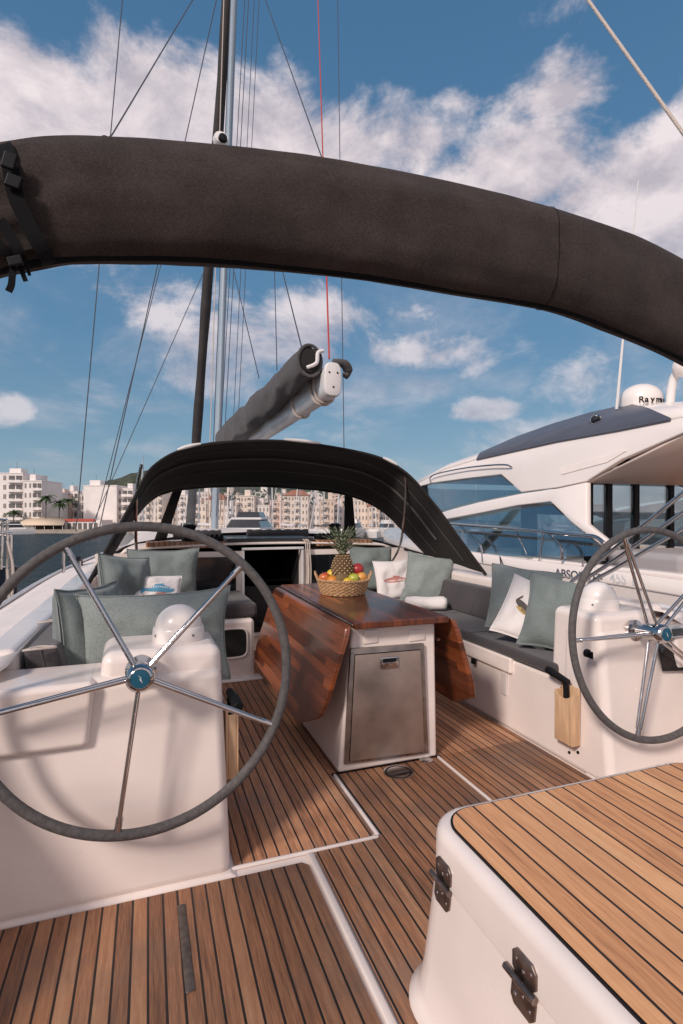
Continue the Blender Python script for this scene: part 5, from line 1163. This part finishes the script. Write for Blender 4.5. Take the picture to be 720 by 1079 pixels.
f3=N('ShaderNodeVectorMath'); f3.operation='MULTIPLY'; f3.inputs[1].default_value=(1,1,1.5); L(tc.outputs['Generated'],f3.inputs[0])
nA=ns(f3.outputs[0],4.6,12,.62,.25); nB=ns(cmb.outputs[0],1.6,8,.6,.3); 
of=N('ShaderNodeVectorMath'); of.operation='ADD'; of.inputs[1].default_value=(-.03,-.015,.05); L(f3.outputs[0],of.inputs[0]); nA2=ns(of.outputs[0],4.6,12,.62,.25)
def ang_of(px,py):
    r=(px-HX)/F; z=(HY-py)/F; v=Vector((SN+r*CS,CS-r*SN,z)).normalized(); return math.atan2(v.x,v.y),math.asin(v.z)
mask=None
#  px, py, radius az (deg), radius el (deg), weight
for (px,py,ra,re,wt) in [(40,115,20,8,1.0),(165,118,15,8,.97),(255,150,16,7,.92),(10,165,18,9,1.0),(345,165,14,6,.8),(5,430,3.5,2.6,.95),(440,155,13,6,.62),(540,190,17,8,.82),(640,205,16,8,.85),(590,103,11,3.5,.58),(480,110,6,2.5,.6),(700,240,14,9,.8),(720,180,11,8,.72),(330,365,26,6,.40),(470,375,16,5.5,.50),(400,330,18,4,.42),(150,320,13,5.5,.30),(510,432,5.5,1.8,.8),(430,372,14,4.5,.5),(230,400,12,5,.42),(560,470,18,5,.42),(620,400,10,5,.30)]:
    a0,e0=ang_of(px,py)
    dx=math_node(nt,'DIVIDE',math_node(nt,'SUBTRACT',az,a0),math.radians(ra)); dy=math_node(nt,'DIVIDE',math_node(nt,'SUBTRACT',el,e0),math.radians(re))
    dd=math_node(nt,'SQRT',math_node(nt,'ADD',math_node(nt,'MULTIPLY',dx,dx),math_node(nt,'MULTIPLY',dy,dy)))
    mm=math_node(nt,'MULTIPLY',math_node(nt,'SUBTRACT',1.0,dd,True),wt*1.35)
    mask=mm if mask is None else math_node(nt,'MAXIMUM',mask,mm)
# elsewhere in the sky: unseen cloud behind the viewer, thickened as fill light
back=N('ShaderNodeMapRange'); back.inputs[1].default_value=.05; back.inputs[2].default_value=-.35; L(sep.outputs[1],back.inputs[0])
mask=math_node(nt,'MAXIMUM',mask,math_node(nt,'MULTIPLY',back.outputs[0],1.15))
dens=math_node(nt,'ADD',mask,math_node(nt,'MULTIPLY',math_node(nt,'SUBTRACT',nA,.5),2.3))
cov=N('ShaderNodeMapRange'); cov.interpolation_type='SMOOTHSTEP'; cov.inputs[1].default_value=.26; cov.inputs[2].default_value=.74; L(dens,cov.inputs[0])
wisp=N('ShaderNodeMapRange'); wisp.interpolation_type='SMOOTHSTEP'; wisp.inputs[1].default_value=.46; wisp.inputs[2].default_value=.80; wisp.inputs[4].default_value=.5; L(nB,wisp.inputs[0])
low=N('ShaderNodeMapRange'); low.inputs[1].default_value=.62; low.inputs[2].default_value=.30; L(sep.outputs[2],low.inputs[0])
lowc=N('ShaderNodeMapRange'); lowc.inputs[1].default_value=.22; lowc.inputs[2].default_value=.48; lowc.inputs[3].default_value=.60; lowc.inputs[4].default_value=.93; L(sep.outputs[2],lowc.inputs[0])
cv=math_node(nt,'MAXIMUM',math_node(nt,'MULTIPLY',cov.outputs[0],lowc.outputs[0]),math_node(nt,'MULTIPLY',wisp.outputs[0],low.outputs[0]))
lit=N('ShaderNodeMapRange'); lit.inputs[1].default_value=-.10; lit.inputs[2].default_value=.12; L(math_node(nt,'SUBTRACT',nA,nA2),lit.inputs[0])
cc_=N('ShaderNodeMix'); cc_.data_type='RGBA'; L(lit.outputs[0],cc_.inputs[0]); cc_.inputs[6].default_value=(3.9,3.55,3.95,1); cc_.inputs[7].default_value=(6.6,5.85,5.9,1)
gr=N('ShaderNodeValToRGB'); ge=gr.color_ramp.elements
for k,(pp,c_) in enumerate(((0,(2.2,2.95,3.6)),(.5,(.62,1.62,2.9)),(.13,(1.3,2.35,3.25)),(.30,(.78,1.85,3.05)),(.75,(.45,1.25,2.45)))):
    e=ge[k] if k<2 else ge.new(pp)
    e.position=pp; e.color=(*[v/5 for v in c_],1)
mrz=N('ShaderNodeMapRange'); mrz.inputs[1].default_value=0; mrz.inputs[2].default_value=1; L(sep.outputs[2],mrz.inputs[0]); L(mrz.outputs[0],gr.inputs[0])
sc5=N('ShaderNodeVectorMath'); sc5.operation='SCALE'; sc5.inputs['Scale'].default_value=4.55; L(gr.outputs[0],sc5.inputs[0])
tint=N('ShaderNodeMix'); tint.data_type='RGBA'; tint.inputs[0].default_value=.85; L(sky.outputs[0],tint.inputs[6]); L(sc5.outputs[0],tint.inputs[7])
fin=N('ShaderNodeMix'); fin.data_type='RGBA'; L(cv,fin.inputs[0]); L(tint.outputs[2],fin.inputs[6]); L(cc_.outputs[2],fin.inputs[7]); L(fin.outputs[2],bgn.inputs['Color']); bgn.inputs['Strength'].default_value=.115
sl_=bpy.data.lights.new('sun','SUN'); sl_.energy=2.6; sl_.angle=math.radians(10.0); sl_.color=(1,.88,.80)
so=bpy.data.objects.new('sun',sl_); C.objects.link(so); so.rotation_euler=(-sund).to_track_quat('-Z','Y').to_euler()
# ================================================================ CAMERA
cam=bpy.data.cameras.new('camera'); co=bpy.data.objects.new('camera',cam); C.objects.link(co)
co.location=(0,0,EYE); co.rotation_euler=(PI/2,0,-TH); cam.sensor_fit='HORIZONTAL'; cam.sensor_width=36; cam.lens=36*F/720; cam.shift_y=(HY-539.5)/720; cam.clip_start=.05; cam.clip_end=6000
sc_.camera=co
vs=sc_.view_settings; vs.view_transform='Standard'; vs.look='None'; vs.exposure=0.27; vs.gamma=1; vs.use_curve_mapping=False
